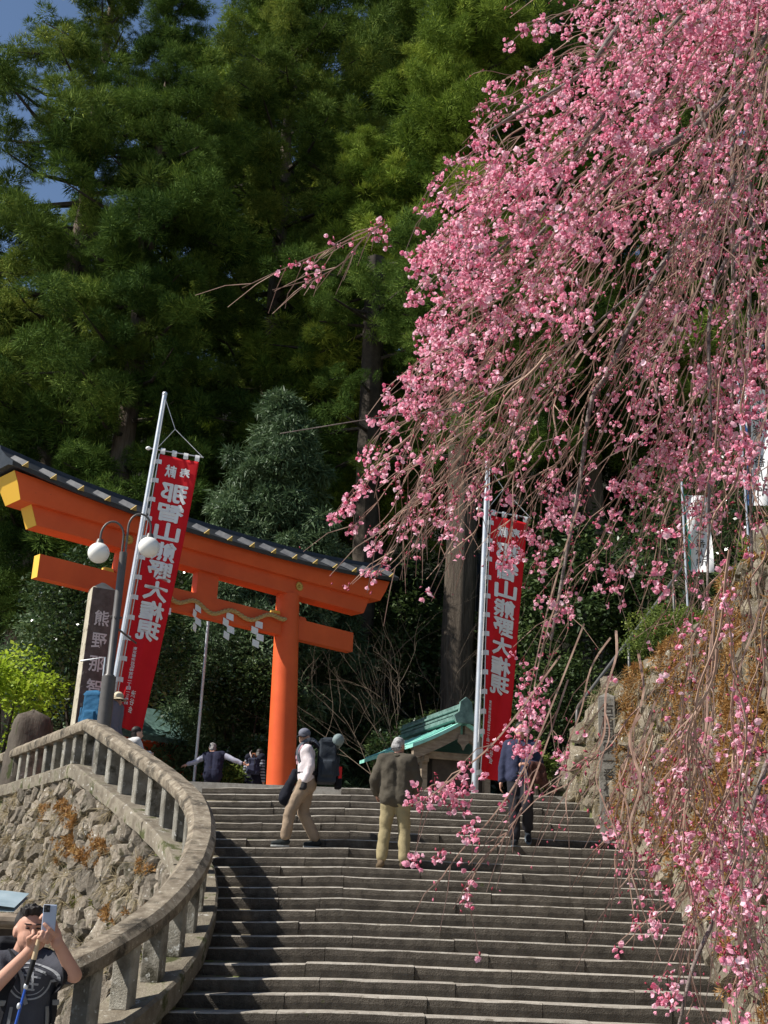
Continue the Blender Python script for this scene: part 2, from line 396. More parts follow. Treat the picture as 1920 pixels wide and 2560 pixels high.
for i in range(0, 28):
    k = 21 - i; y = SY0 + RUN * k; z = SZ0 + RISE * k
    xl = left_x(min(y + .1, 19.3)) + (.10 if y < 19 else 0); xr = right_x(y) + .12
    x = xl - .05
    cut = [-.42 + rs.uniform(-.25, .25)] if i < 15 else []
    while x < xr - .05:
        L = rs.uniform(.85, 1.9) if i > 6 else rs.uniform(.7, 1.5)
        x1 = min(x + L, xr)
        for c in cut:
            if x < c < x1 and c - x > .3: x1 = c
        if xr - x1 < .35: x1 = xr
        o_ = step_block(x + .003, x1 - .003, y, z, 1).build('step_block', M['step'], stair_root); o_.data.materials.append(M['steplit_worn'])
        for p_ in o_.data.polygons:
            if p_.normal.z > .45: p_.material_index = 1  # upward faces get the tone with sunlight painted in
        x = x1

# --- left balustrade wall: rubble wall, kerb, posts and rail
wall = empty('balustrade_wall', (-4.62, 19.35, G), 0, 'curved stone balustrade with square posts above a rubble wall, left of the staircase', 'balustrade')
def W(o): o.location = o.location - wall.location; return o           # geometry is in world coordinates
def wall_pt(s, v, d):
    """s along, v down from the kerb's underside, d out of the face"""
    p = plan(s); n = pnorm(s); top = zs_s(s) + .02
    q = p + n * (.16 + .14 * v + d); return Vector((q.x, q.y, top - v))
S_END = SC + 6.4
def wall_body():
    b = MB()
    def fn(u, v):
        s = .2 + u * (SL - .3); h = zs_s(s) + .02 - G + .3; return wall_pt(s, v * h, -.03)
    b.grid(fn, 90, 10)
    def fn2(u, v):
        s = .2 + u * (SL - .3); p = plan(s) - pnorm(s) * .16; h = zs_s(s) + .02 - G + .3
        return Vector((p.x, p.y, zs_s(s) + .02 - v * h))
    b.grid(fn2, 90, 3)
    return b
W(wall_body().build('wall_core', M['mortar'], wall, smooth=True))

def cells(x0, x1, y0, y1, size, seed, inside, asp=1.0, slant=0.0):
    """irregular polygonal cells on a jittered grid"""
    r = random.Random(seed); nx = int((x1 - x0) / (size * asp)) + 1; ny = int((y1 - y0) / size) + 1
    P = {}
    for j in range(-2, ny + 3):
        for i in range(-2, nx + 3):
            if r.random() < .10: continue
            P[(i, j)] = (x0 + (i + .5 + (j % 2) * .5 + r.uniform(-.42, .42)) * size * asp + slant * j * size, y0 + (j + .5 + r.uniform(-.40, .40)) * size)
    out = []
    for (i, j), p in P.items():
        if not (x0 <= p[0] <= x1 and y0 <= p[1] <= y1) or not inside(*p): continue
        R = size * 1.6; poly = [(p[0] - R, p[1] - R), (p[0] + R, p[1] - R), (p[0] + R, p[1] + R), (p[0] - R, p[1] + R)]
        for dj in range(-3, 4):
            for di in range(-3, 4):
                q = P.get((i + di, j + dj))
                if q is None or (di == 0 and dj == 0): continue
                mx, my = (p[0] + q[0]) / 2, (p[1] + q[1]) / 2; nx_, ny_ = q[0] - p[0], q[1] - p[1]
                new = []
                for a, b in zip(poly, poly[1:] + poly[:1]):
                    da = (a[0] - mx) * nx_ + (a[1] - my) * ny_; db = (b[0] - mx) * nx_ + (b[1] - my) * ny_
                    if da <= 0: new.append(a)
                    if da * db < 0:
                        t = da / (da - db); new.append((a[0] + (b[0] - a[0]) * t, a[1] + (b[1] - a[1]) * t))
                poly = new
                if len(poly) < 3: break
            if len(poly) < 3: break
        if len(poly) >= 3: out.append((p, poly))
    return out
def stone_mesh(p, poly, pt, h, r):
    # soften corners: cut each polygon corner
    pts = []
    for a, b in zip(poly, poly[1:] + poly[:1]):
        L = math.hypot(b[0] - a[0], b[1] - a[1])
        if L < .03: pts.append(((a[0] + b[0]) / 2, (a[1] + b[1]) / 2)); continue
        for t in (.22, .78): pts.append((a[0] + (b[0] - a[0]) * t, a[1] + (b[1] - a[1]) * t))
    pts = pts[:14]; n = len(pts); vs = []; fs = []
    tx, ty = r.uniform(-.25, .25), r.uniform(-.25, .25)
    kk = r.uniform(.60, .80)
    for sc_, d in ((.95, -.06), (.90, h * .45), (kk, h)):
        for q in pts:
            dx, dy = (q[0] - p[0]) * sc_, (q[1] - p[1]) * sc_
            dd = d + (0 if d < 0 else (tx * dx + ty * dy) + r.uniform(-.022, .022))
            vs.append(pt(p[0] + dx, p[1] + dy, dd))
    vs.append(pt(p[0], p[1], h * r.uniform(.85, 1.15)))
    for k in range(2):
        for i in range(n): fs.append((k * n + i, k * n + (i + 1) % n, (k + 1) * n + (i + 1) % n, (k + 1) * n + i))
    for i in range(n): fs.append((2 * n + i, 2 * n + (i + 1) % n, 3 * n))
    return MB().add(vs, fs)
rr = random.Random(5)
cl = cells(SC - 4.6, SC + 6.0, .02, 3.6, .315, 21, lambda s, v: v < zs_s(s) - G - .05, asp=.92)
cl.sort(key=lambda c: -c[0][0])
for p, poly in cl[:300]:
    poly = [(a, max(b, -.02)) for a, b in poly]
    W(smooth_angle(stone_mesh(p, poly, wall_pt, rr.uniform(.05, .12), rr).build('stone', M['rubble'], wall), 28))
if len(cl) > 300:
    b = MB()
    for p, poly in cl[300:]: b2 = stone_mesh(p, [(a, max(q, -.02)) for a, q in poly], wall_pt, rr.uniform(.05, .11), rr); b.add(b2.v, b2.f)
    tag(W(b.build('distant_stones', M['rubble'], wall)), kind='stuff')

def sweep(s0, s1, prof_, zf, n=None, jit=0.0, r=None):
    """sweep a profile (offset along the outward normal, height) along the plan curve"""
    n = n or max(2, int((s1 - s0) / .16)); k = len(prof_); vs = []; fs = []
    for i in range(n + 1):
        s = s0 + (s1 - s0) * i / n; p = plan(s); nn = pnorm(s); z = zf(s)
        for a, h in prof_:
            j = (r.uniform(-jit, jit) if r else 0)
            q = p + nn * (a + j); vs.append((q.x, q.y, z + h + (r.uniform(-jit, jit) if r else 0)))
    for i in range(n):
        for j in range(k): fs.append((i * k + j, i * k + (j + 1) % k, (i + 1) * k + (j + 1) % k, (i + 1) * k + j))
    fs.append(tuple(range(k))); fs.append(tuple(n * k + j for j in range(k))[::-1])
    return MB().add(vs, fs)
rk = random.Random(8)
kerb_prof = [(-.24, -.04), (-.25, .17), (-.22, .20), (.25, .20), (.27, .17), (.27, -.02), (.20, -.05)]
s = .3
while s < SL - .2:
    e = min(s + rk.uniform(1.0, 1.8), SL - .05)
    if s < SC - .1 < e: e = SC
    if SL - e < .4: e = SL - .05
    W(smooth_angle(sweep(s + .004, e - .004, kerb_prof, lambda q: zs_s(q), jit=.008, r=rk).build('kerb_stone', M['kerb'], wall), 35)); s = e
rail_prof = [(-.15, .0), (-.165, .03), (-.165, .12), (-.10, .185), (.10, .19), (.165, .125), (.165, .03), (.15, .0)]
RH = .74
s = .3; cuts = [SC]
while s < SL - .2:
    e = min(s + rk.uniform(1.5, 2.4), SL - .05)
    if s < SC - .1 < e + .3: e = SC
    if SL - e < .6: e = SL - .05
    W(smooth_angle(sweep(s + .004, e - .004, rail_prof, lambda q: zs_s(q) + RH, jit=.004, r=rk).build('rail_stone', M['rail'], wall), 35)); s = e
post_s = list(np.arange(SC, .4, -.60)) + list(np.arange(SC + .56, SL - .1, .56))
for s in post_s:
    p = plan(s); t = ptan(s); n = pnorm(s); z0 = zs_s(s) + .16; z1 = zs_s(s) + RH + .04
    rot = Matrix((t, n, Vector((0, 0, 1)))).transposed()
    b = MB().cbox((p.x, p.y, (z0 + z1) / 2), (.155 + rk.uniform(-.01, .012), .20, z1 - z0), rot, ch=.014)
    W(b.build('post', M['post'], wall))

# --- right retaining wall of rubble beside the stair
rwall = empty('retaining_wall', (3.7, 14.0, G), 0, 'sunlit rubble retaining wall overgrown with rusty ferns, right of the staircase', 'wall')
def RWo(o): o.location = o.location - rwall.location; return o
rp = sorted([(y, x) for x, y in RW]); RY = [a for a, _ in rp]; RX = [b for _, b in rp]
def rtop(y): return float(np.interp(y, [3, 8, 11, 13, 15, 16.5, 18, 18.9, 19.6, 20.6], [5.6, 5.7, 5.7, 5.65, 5.45, 5.22, 5.2, 5.0, 4.45, 4.1]))
def rwall_pt(y, z, d):
    x = float(np.interp(y, RY, RX)); base = zstair(y)
    return Vector((x - d + .13 * (z - base), y - .15 * d, z))
def rbody():
    b = MB()
    b.grid(lambda u, v: rwall_pt(3 + 17.6 * u, (lambda y: (zstair(y) - .5) + v * (rtop(y) - zstair(y) + .5))(3 + 17.6 * u), -.02), 60, 10)
    b.grid(lambda u, v: rwall_pt(3 + 17.6 * u, rtop(3 + 17.6 * u), -.02) + Vector((.9 * v, .25 * v * (1 if u > .97 else 0), .02 * v)), 60, 3)
    return b
RWo(rbody().build('wall_core', M['mortar'], rwall, smooth=True))
cr = cells(10.3, 20.4, 0, 5.8, .335, 77, lambda y, z: zstair(y) - .02 < z < rtop(y) - .04, asp=1.05)
cr.sort(key=lambda c: c[0][0])
for k_, (p, poly) in enumerate(cr):
    if k_ >= 300: break
    RWo(smooth_angle(stone_mesh(p, poly, rwall_pt, rr.uniform(.05, .13), rr).build('stone', M['rubble2'], rwall), 28))
if len(cr) > 300:
    b = MB()
    for p, poly in cr[300:]: b2 = stone_mesh(p, poly, rwall_pt, .08, rr); b.add(b2.v, b2.f)
    tag(RWo(b.build('distant_stones', M['rubble2'], rwall)), kind='stuff')

def upper_bank():
    """ground above the right wall, climbing to the right"""
    nx, ny = 26, 40; V = []
    for j in range(ny + 1):
        y = 3 + 32 * j / ny
        for i in range(nx + 1):
            u = (i / nx) ** 1.6; x0 = right_x(min(y, 20.6)) + .45 + .13 * 1.6
            if y > 20.6: x0 = 3.6 + (y - 20.6) * .25
            x = x0 + u * 30; base = rtop(min(y, 19.3)) - .03
            if y > 19.3: base = 4.98 - (y - 19.3) * .0
            z = base + .42 * (x - x0) * (1 if x - x0 < 14 else 1) - .05 + .12 * math.sin(x * 3 + y * 2.1)
            V.append((x, y, min(z, base + 6)))
    F = [(j * (nx + 1) + i, j * (nx + 1) + i + 1, (j + 1) * (nx + 1) + i + 1, (j + 1) * (nx + 1) + i) for j in range(ny) for i in range(nx)]
    return mesh_np('bank', V, F)
tag(link('bank', upper_bank(), M['mortar'], smooth=True), kind='structure')
# ------------------------------------------------------------------ torii gate
TU = Vector((.731, .682, 0)).normalized(); TN = Vector((TU.y, -TU.x, 0)); TM = Vector((-3.51, 23.53, 0))
torii = empty('torii_gate', (TM.x, TM.y, TZ), 0, 'vermilion torii gate with curved black roof and straw rope above the terrace', 'torii gate')
def T(s, n, z): p = TM + TU * s + TN * n; return Vector((p.x, p.y, z))
def TW(o): o.location = o.location - torii.location; return o
# columns, slightly leaning in and tapering
def column(sg):
    b = MB(); n = 28; rows = []
    zs = [TZ - .05, TZ + 1.2, TZ + 2.6, TZ + 3.8, 8.17]
    pts = [T(sg * (2.20 - .17 * (z - TZ) / 4.6), 0, z) for z in zs]
    rad = [.315 - .062 * (z - TZ) / 4.6 for z in zs]
    b.tube(pts, rad, n); return b
for sg in (-1, 1):
    TW(smooth_angle(column(sg).build('column', M['vermilion'], torii), 50))
    b = MB(); b.tube([T(sg * 2.205, 0, TZ - .02), T(sg * 2.20, 0, TZ + .30)], [.375, .36], 28)
    TW(smooth_angle(b.build('column_foot', M['roofblack'], torii), 50))
def beam(prof_fn, s0, s1, n, e0=None, e1=None):
    """sweep a section along the gate; prof_fn(s) -> list of (n, z); end shift slants the ends"""
    b = MB(); vs = []; fs = []; k = None
    for i in range(n + 1):
        t = i / n; s = s0 + (s1 - s0) * t; pr = prof_fn(s); k = len(pr)
        zl = min(z for _, z in pr); zh = max(z for _, z in pr)
        for (a, z) in pr:
            sl_ = 0
            if i == 0 and e0: sl_ = -e0 * (z - zl) / (zh - zl)
            if i == n and e1: sl_ = e1 * (z - zl) / (zh - zl)
            vs.append(T(s + sl_, a, z))
    for i in range(n):
        for j in range(k): fs.append((i * k + j, i * k + (j + 1) % k, (i + 1) * k + (j + 1) % k, (i + 1) * k + j))
    b.add(vs, fs); return b, [tuple(range(k))], [tuple(n * k + j for j in range(k))]
def beam_parts(name, prof_fn, s0, s1, n, e, capmat, body=M['vermilion'], ang=30):
    b, c0, c1 = beam(prof_fn, s0, s1, n, e, e); o = TW(smooth_angle(b.build(name, body, torii), ang))
    for ci, sgn in ((c0[0], -1), (c1[0], 1)):
        vs = [Vector(b.v[i]) + TU * (.004 * sgn) for i in ci]; cb = MB(); cb.add(vs, [tuple(range(len(vs)))])
        cb.add([v - TU * (.012 * sgn) for v in vs], [tuple(range(len(vs)))])
        k = len(vs); cb.add(vs + [v - TU * (.012 * sgn) for v in vs], [(i, (i + 1) % k, k + (i + 1) % k, k + i) for i in range(k)])
        c = cb.build('painted_end', capmat if sgn < 0 else body, o)
    return o
beam_parts('tie_beam', lambda s: [(-.11, 7.225), (.11, 7.225), (.11, 7.665), (-.11, 7.665)], -3.90, 3.90, 2, 0, M['yellow'])
rise = lambda s: .30 * (abs(s) / 4.9) ** 2.6
beam_parts('lower_lintel', lambda s: [(-.20, 8.15), (.20, 8.15), (.20, 8.505 + .1 * rise(s)), (-.20, 8.505 + .1 * rise(s))], -4.10, 4.10, 24, .16, M['yellow'])
beam_parts('upper_lintel', lambda s: [(-.29, 8.49 + .12 * rise(s)), (.29, 8.49 + .12 * rise(s)), (.35, 8.66 + .5 * rise(s)), (.35, 8.80 + .85 * rise(s)), (-.35, 8.80 + .85 * rise(s)), (-.35, 8.66 + .5 * rise(s))], -4.52, 4.52, 32, .22, M['yellow'])
roofz = lambda s: 8.79 + rise(s)
beam_parts('roof', lambda s: [(-.50, roofz(s) - .05), (-.34, roofz(s) + .0), (.34, roofz(s) + .0), (.50, roofz(s) - .05), (.52, roofz(s) + .03), (.32, roofz(s) + .15), (.10, roofz(s) + .34), (.085, roofz(s) + .42), (-.085, roofz(s) + .42), (-.10, roofz(s) + .34), (-.32, roofz(s) + .15), (-.52, roofz(s) + .03)], -4.86, 4.86, 40, .10, M['roofblack'], M['roofblack'])
for sg in (1, -1):
    for i in range(17):
        s = -4.62 + i * .5775; rz = roofz(s); b = MB()
        # batten running down the roof slope, triangular section
        a0, a1 = (.30, rz + .165), (.535, rz + .03)
        vs = []
        for a, z in (a0, a1):
            vs += [T(s - .085 - .16 * (a < .4), sg * a, z - .006), T(s + .03 - .16 * (a < .4), sg * a, z - .006), T(s - .0 - .16 * (a < .4), sg * (a + .05), z + .075)]
        b.add(vs, [(0, 1, 2), (5, 4, 3), (0, 3, 4, 1), (1, 4, 5, 2), (2, 5, 3, 0)])
        o = TW(b.build('roof_batten', M['batten'], torii))
        c = MB(); c.add([T(s - .085, sg * .537, rz + .010), T(s + .04, sg * .537, rz + .010), T(s + .0, sg * .587, rz + .105), T(s - .085, sg * .56, rz + .0), T(s + .04, sg * .56, rz + .0), T(s + .0, sg * .61, rz + .095)], [(0, 2, 1), (3, 4, 5), (0, 1, 4, 3), (1, 2, 5, 4), (2, 0, 3, 5)])
        c.build('batten_cap', M['cap'], o)
TW(MB().cbox(T(-.15, 0, 7.91), (.52, .20, .50), Matrix((TU, TN, Vector((0, 0, 1)))).transposed(), ch=.006).build('centre_strut', M['vermilion'], torii))
RT = Matrix((TU, TN, Vector((0, 0, 1)))).transposed()
for sg in (-1, 1):      # wedges where the tie beam passes the columns
    for d in (-1, 1):
        TW(MB().box(T(sg * 2.07 + d * .36, 0, 7.705), (.22, .16, .085), RT, taper=.75).build('wedge', M['yellow'] if d * sg < 0 or sg < 0 else M['vermilion'], torii))
    b = MB(); c = T(sg * 2.165, .352, 8.43)      # sixteen-petalled gilt flower on the lintel front
    off = .205 - .352
    c = T(sg * 2.165, .205, 8.36)
    for k in range(16):
        a = 2 * math.pi * k / 16; e1 = TU * math.cos(a) + Vector((0, 0, 1)) * math.sin(a); e2 = -TU * math.sin(a) + Vector((0, 0, 1)) * math.cos(a)
        rot = Matrix((e1, e2, TN)).transposed(); b.ellip(c + e1 * .066 + TN * .012, (.045, .0165, .016), rot, 8, 5)
    b.ellip(c + TN * .018, (.026, .026, .02), None, 10, 6)
    TW(b.build('gilt_flower', M['gold'], torii, smooth=True))
# straw rope on the front of the tie beam and the zigzag paper streamers
def rope_pt(s):
    ph = (s + 1.86) / 3.72
    z = 7.50 - .10 * math.sin(ph * math.pi) - .085 * math.cos(ph * 2 * math.pi * 4.0) * (1 - .25 * ph) + .13 * abs(2 * ph - 1) ** 4
    return T(s, .17 + .05 * math.sin(ph * 9), z)
rope = empty('straw_rope', rope_pt(-1.9), 0, 'twisted straw rope slung along the front of the torii crossbeam', 'rope')
b = MB(); ss = np.linspace(-1.86, 1.86, 150)
for st in range(3):
    pts = []
    for i, s in enumerate(ss):
        a = i * .62 + st * 2 * math.pi / 3; pts.append(rope_pt(s) + TN * (.024 * math.cos(a)) + Vector((0, 0, .024 * math.sin(a))))
    b.tube(pts, [.027] * len(pts), 6)
o = b.build('strands', M['rope'], rope, smooth=True); o.location = -rope.location
for q, s in enumerate((-1.25, -.42, .38, 1.08)):
    sh = empty('paper_streamer', rope_pt(s), 0, ['white zigzag paper streamer half hidden behind the left red banner', 'white zigzag paper streamer hanging below the torii centre strut', 'third white zigzag paper streamer along the straw rope', 'white zigzag paper streamer nearest the right torii column'][q], 'paper streamer', 'paper streamers on the straw rope')
    b = MB(); z = -.03; x = 0; tw = [.4, -.3, .15, .5][q]
    e = (TU * math.cos(tw) + TN * math.sin(tw)); en = Vector((e.y, -e.x, 0))
    for k in range(4):
        w_ = .15; h_ = .185; dx = (.055 if k % 2 == 0 else -.045) + .02 * k
        P_ = [e * (dx - w_ / 2) + Vector((0, 0, z)), e * (dx + w_ / 2) + Vector((0, 0, z - .045)), e * (dx + w_ / 2) + Vector((0, 0, z - h_)), e * (dx - w_ / 2) + Vector((0, 0, z - h_ + .045))]
        sl2 = en * (.03 * (-1) ** k)
        P_ = [P_[0] + sl2 * -.5, P_[1] + sl2 * .5, P_[2] + sl2, P_[3] + sl2 * -.3]
        b.add(P_ + [v + en * .002 for v in P_], [(0, 1, 2, 3), (7, 6, 5, 4), (0, 4, 5, 1), (1, 5, 6, 2), (2, 6, 7, 3), (3, 7, 4, 0)]); z -= h_ - .05
    b.build('folded_paper', M['paper'], sh, fix=False)
    MB().tube([(0, 0, .03), (0, 0, -.05)], .006, 5).build('tie_cord', M['rope'], sh)

# ------------------------------------------------------------------ lettering
GL = {}
def glyph(ch, bold=0.0):
    if (ch, bold) not in GL: GL[(ch, bold)] = _glyph(ch, bold)
    return GL[(ch, bold)]
def _glyph(ch, bold):
    cu = bpy.data.curves.new('glyph', 'FONT'); cu.body = ch; cu.size = 1.0; cu.offset = bold; cu.resolution_u = 2
    o = bpy.data.objects.new('glyph_tmp', cu); me = evaluated_mesh(o)
    V = [v.co.copy() for v in me.vertices]; F = [tuple(p.vertices) for p in me.polygons]
    bpy.data.objects.remove(o); bpy.data.curves.remove(cu); bpy.data.meshes.remove(me)
    if not V: return [], []
    x0 = min(v.x for v in V); x1 = max(v.x for v in V); y0 = min(v.y for v in V); y1 = max(v.y for v in V)
    sx = max(x1 - x0, .55 if ch == '一' else .01); sy = max(y1 - y0, .8 if ch == '一' else .01)
    return [((v.x - (x0 + x1) / 2) / sx, (v.y - (y0 + y1) / 2) / sy) for v in V], F
def lettering(items, fn, bold, mirror=False):
    """items: (char, u centre, v centre, width, height) in the surface's own coordinates; fn(u, v) -> point"""
    b = MB()
    for ch, u, v, w_, h_ in items:
        V, F = glyph(ch, bold)
        b.add([fn(u + (-a if mirror else a) * w_, v + c * h_) for a, c in V], F)
    return b

# ------------------------------------------------------------------ red banners on poles
def banner(label_pole, label_flag, base, top, H, w_top, w_bot, swing, ztop, seed, chars=True):
    rng = random.Random(seed); base = Vector(base); top = Vector(top)
    pole = empty('banner_pole', base, 0, label_pole, 'flagpole', 'poles of the red banners')
    ax = (top - base)
    b = MB(); b.tube([Vector((0, 0, 0)), ax], [.058, .043], 14); smooth_angle(b.build('shaft', M['pole'], pole), 40)
    b = MB(); b.ellip(ax + Vector((0, 0, .03)), (.05, .05, .05), None, 10, 7); b.build('finial', M['pole'], pole, smooth=True)
    def pp(z): t = (z - base.z) / ax.z; return base + ax * t
    arm0 = pp(ztop + .10) - base
    side = Vector((1, .10, 0)).normalized()
    b = MB(); b.tube([arm0 - side * .12, arm0 + side * (w_top + .17)+ Vector((0, 0, -.10))], .011, 6); b.build('cross_rod', M['pole'], pole)
    b = MB(); b.ellip(arm0 - side * .13, (.05, .04, .035), None, 8, 6); b.build('rod_clamp', M['whitecloth'], pole, smooth=True)
    knot = arm0 + side * .32 + Vector((0, 0, .42))
    b = MB()
    b.tube([ax + Vector((0, 0, -.02)), knot], .006, 5); b.tube([knot, arm0 + side * (w_top + .15) + Vector((0, 0, -.09))], .006, 5); b.tube([knot, arm0 + side * .02], .006, 5)
    b.tube([ax + Vector((.03, -.05, -.1)), arm0 + Vector((.05, -.06, 0)), Vector((.05, -.06, .9))], .005, 5)
    b.build('cord', M['whitecloth'], pole)
    # cloth: u across (0 at pole), v down 0..1
    def cl_pt(u, v, d=0.0):
        z = ztop - v * H; p = pp(z); w_ = w_top + (w_bot - w_top) * max(v, 0) ** 1.3
        ang = swing * v + .10
        e = Vector((math.cos(ang), math.sin(ang), 0)); n_ = Vector((math.sin(ang), -math.cos(ang), 0))
        fold = .030 * math.sin(u * 6.5 + v * 5 + seed) * (.3 + v) + .018 * math.sin(u * 13 + v * 9 + seed * 2) * v
        W0 = w_top * (1 - .10 * v)
        q = p + e * (.10 + W0 * u * (w_ / w_top)) + n_ * (fold + d); q.z = z - .10 * u * (1 - v * .3) + .01 * math.sin(v * 40) * u * v
        return q
    fl = empty('banner', pp(ztop), 0, label_flag, 'banner', 'red prayer banners')
    def FW(o): o.location = -Vector(fl.location); return o
    b = MB(); b.grid(lambda u, v: cl_pt(u, v), 30, 110); o = FW(b.build('cloth', M['red'], fl, smooth=True))
    md = o.modifiers.new('thick', 'SOLIDIFY'); md.thickness = .003; md.offset = 0
    for k in range(4):
        u = .06 + k * .295
        b = MB(); pr = cl_pt(u, 0, 0); 
        b.grid(lambda a, c, u=u: cl_pt(min(u + (a - .5) * .115, 1), .022 * c - .024, .012 + .012 * math.sin(c * 3.1)), 2, 4)
        b.grid(lambda a, c, u=u: cl_pt(min(u + (a - .5) * .115, 1), .022 * c - .024, -.012 - .012 * math.sin(c * 3.1)), 2, 4)
        FW(b.build('hanging_loop', M['whitecloth'], fl, fix=False))
    nl = 14
    for k in range(nl):
        v = .03 + k * (.955 / (nl - 1)); z = ztop - v * H; p = pp(z)
        b = MB(); e0 = cl_pt(0.075, v, .012); mid = p + Vector((.02, -.07, -.03 + .015 * math.sin(k * 2.1)))
        hh = .085
        pts = [e0, cl_pt(-.02, v, .014), p + Vector((.045, -.05, -.02)), p + Vector((.0, -.062, -.03))]
        vs = []
        for q in pts: vs += [q + Vector((0, 0, hh / 2)), q - Vector((0, 0, hh / 2))]
        b.add(vs, [(i * 2, i * 2 + 1, i * 2 + 3, i * 2 + 2) for i in range(3)])
        FW(b.build('side_loop', M['whitecloth'], fl, fix=False))
    b = MB(); b.tube([cl_pt(-.02, v, .012) for v in np.linspace(0, 1, 30)], .009, 5); FW(b.build('edge_cord', M['whitecloth'], fl))
    fn = lambda u, v: cl_pt(u, v, .012)
    items = [('奉', .70, .058, .26, .046), ('献', .34, .058, .27, .046)]
    for k, ch in enumerate('那智山熊野大権現'): items.append((ch, .52, .138 + k * .0735, .66, .067))
    items = [(c, u, v, w2, -h2) for c, u, v, w2, h2 in items]
    lt = MB()          # brush-thick strokes: the same print laid slightly shifted
    for q, (du, dv) in enumerate(((0, 0), (.014, .0), (-.014, .0), (0, .0022), (0, -.0022))):
        b2 = lettering([(c, u + du * w2 / .66, v + dv * w2 / .66, w2, h2) for c, u, v, w2, h2 in items], lambda u, v, q=q: cl_pt(u, v, .012 + .0008 * q), .012, True); lt.add(b2.v, b2.f)
    FW(lt.build('lettering', M['whitecloth'], fl, fix=False))
    small = '東京都渋谷区神宮前一丁目一番奉納'
    items = [(c, .25, .722 + i * .0128, .105, -.0115) for i, c in enumerate(small)]
    items += [(c, .43, .878 + i * .027, .17, -.0235) for i, c in enumerate('渋谷会')]
    FW(lettering(items, fn, .012, True).build('donor_lettering', M['whitecloth'], fl, fix=False))
    return pole
banner('silvery banner pole leaning beside the globe lamp, left side', 'red banner with mirrored white characters beside the globe lamp', (-4.62, 20.2, TZ), (-4.20, 20.2, 10.68), 5.0, .72, .60, .50, 9.50, 1)
banner('silvery banner pole behind the cherry twigs, right of the torii', 'red banner with white characters half veiled by cherry twigs', (1.69, 20.0, TZ), (1.86, 20.0, 9.48), 4.62, .66, .54, .45, 8.50, 4)
b = MB(); b.tube([(0, 0, 0), (.0, 0, 8.0 - TZ)], .035, 10)
fp = b.build('thin_pole', M['pole']); fp.location = (-4.02, 27.0, TZ); tag(fp, 'slender grey pole seen beneath the torii crossbeam', 'pole')

# ------------------------------------------------------------------ twin globe street lamp
lamp = empty('street_lamp', (-4.40, 19.2, TZ), 0, 'dark street lamp with two white globes on curved arms by the balustrade corner', 'street lamp')
b = MB(); b.tube([(0, 0, 0), (0, 0, .05)], [.16, .16], 20); b.tube([(0, 0, .05), (0, 0, 1.62)], [.115, .112], 20); smooth_angle(b.build('base_sleeve', M['lampmetal'], lamp), 40)
b = MB(); b.tube([(0, 0, 1.60), (0, 0, 1.66), (0, 0, 3.75)], [.112, .066, .066], 16); smooth_angle(b.build('post', M['lampmetal'], lamp), 40)
for sg, z0 in ((-1, -.03), (1, .16)):
    arm = []; dirv = Vector((1, .22, 0)).normalized() * sg
    for k in range(15):
        a = math.pi * k / 14; arm.append(dirv * (.03 + .19 * (1 - math.cos(a))) + Vector((0, 0, 4.05 + z0 + .26 * math.sin(a))))
    arm = [dirv * .05 + Vector((0, 0, 3.45)), dirv * .03 + Vector((0, 0, 3.80))] + arm + [arm[-1] + Vector((0, 0, -.10))]
    b = MB(); b.tube(arm, .019, 10); smooth_angle(b.build('arm', M['lampmetal'], lamp), 60)
    e = arm[-1]
    b = MB(); b.tube([e + Vector((0, 0, .02)), e + Vector((0, 0, -.06))], [.05, .075], 14); smooth_angle(b.build('globe_collar', M['lampmetal'], lamp), 40)
    b = MB(); b.ellip(e + Vector((0, 0, -.22)), (.182, .182, .178), None, 28, 18); b.build('globe', M['globe'], lamp, smooth=True)
b = MB(); b.tube([(-.0, -.085, 2.6), (.0, .0, 2.6)], .02, 6); b.tube([(-.09, -.03, 2.62), (.09, .03, 2.62)], .022, 8); b.tube([(0, 0, 2.46), (.18, .95, 2.40)], .018, 8); b.build('bracket', M['lampmetal'], lamp)

# ------------------------------------------------------------------ inscribed stone pillars
def pillar(name, label, loc, rz, wx, wy, h, top_taper, text, tsize, t0, dt, cm, lm, sidemat=None, bold=.012, cap=True):
    o = empty(name, loc, rz, label, 'stone pillar')
    b = MB(); k = top_taper
    vs = []
    for z, t in ((-.05, 1), (h - wx * .28, k), (h, .12 if cap else k * .96)):
        for x, y in ((-wx / 2, -wy / 2), (wx / 2, -wy / 2), (wx / 2, wy / 2), (-wx / 2, wy / 2)): vs.append((x * t, y * t, z))
    fs = [(3, 2, 1, 0), (8, 9, 10, 11)]
    for r_ in range(2):
        for i in range(4): fs.append((r_ * 4 + i, r_ * 4 + (i + 1) % 4, r_ * 4 + 4 + (i + 1) % 4, r_ * 4 + 4 + i))
    b.add(vs, fs); me = b.mesh('shaft'); me.materials.append(cm)
    if sidemat:
        me.materials.append(sidemat)
        for p in me.polygons:
            if abs(p.normal.y) < .6 or p.center.z > h - .1: p.material_index = 1
    sh = link('shaft', me, None, o); md = sh.modifiers.new('bevel', 'BEVEL'); md.width = .012; md.segments = 2
    hh = h - wx * .28
    fn = lambda u, v: Vector((u, -wy / 2 * (1 + (k - 1) * v / hh) - .004, v))
    items = [(c, .012, t0 - i * dt, tsize, tsize * 1.05) for i, c in enumerate(text)]
    lettering(items, fn, bold).build('lettering', lm, o, fix=False)
    return o
pillar('inscribed_pillar', 'tall dark stone pillar with white characters beside the globe lamp', (-5.06, 20.75, TZ), math.radians(27), .50, .36, 3.62, .86, '熊野那智大社', .27, 2.93, .415, M['pillar'], M['letterwhite'], M['pillarside'], .016)
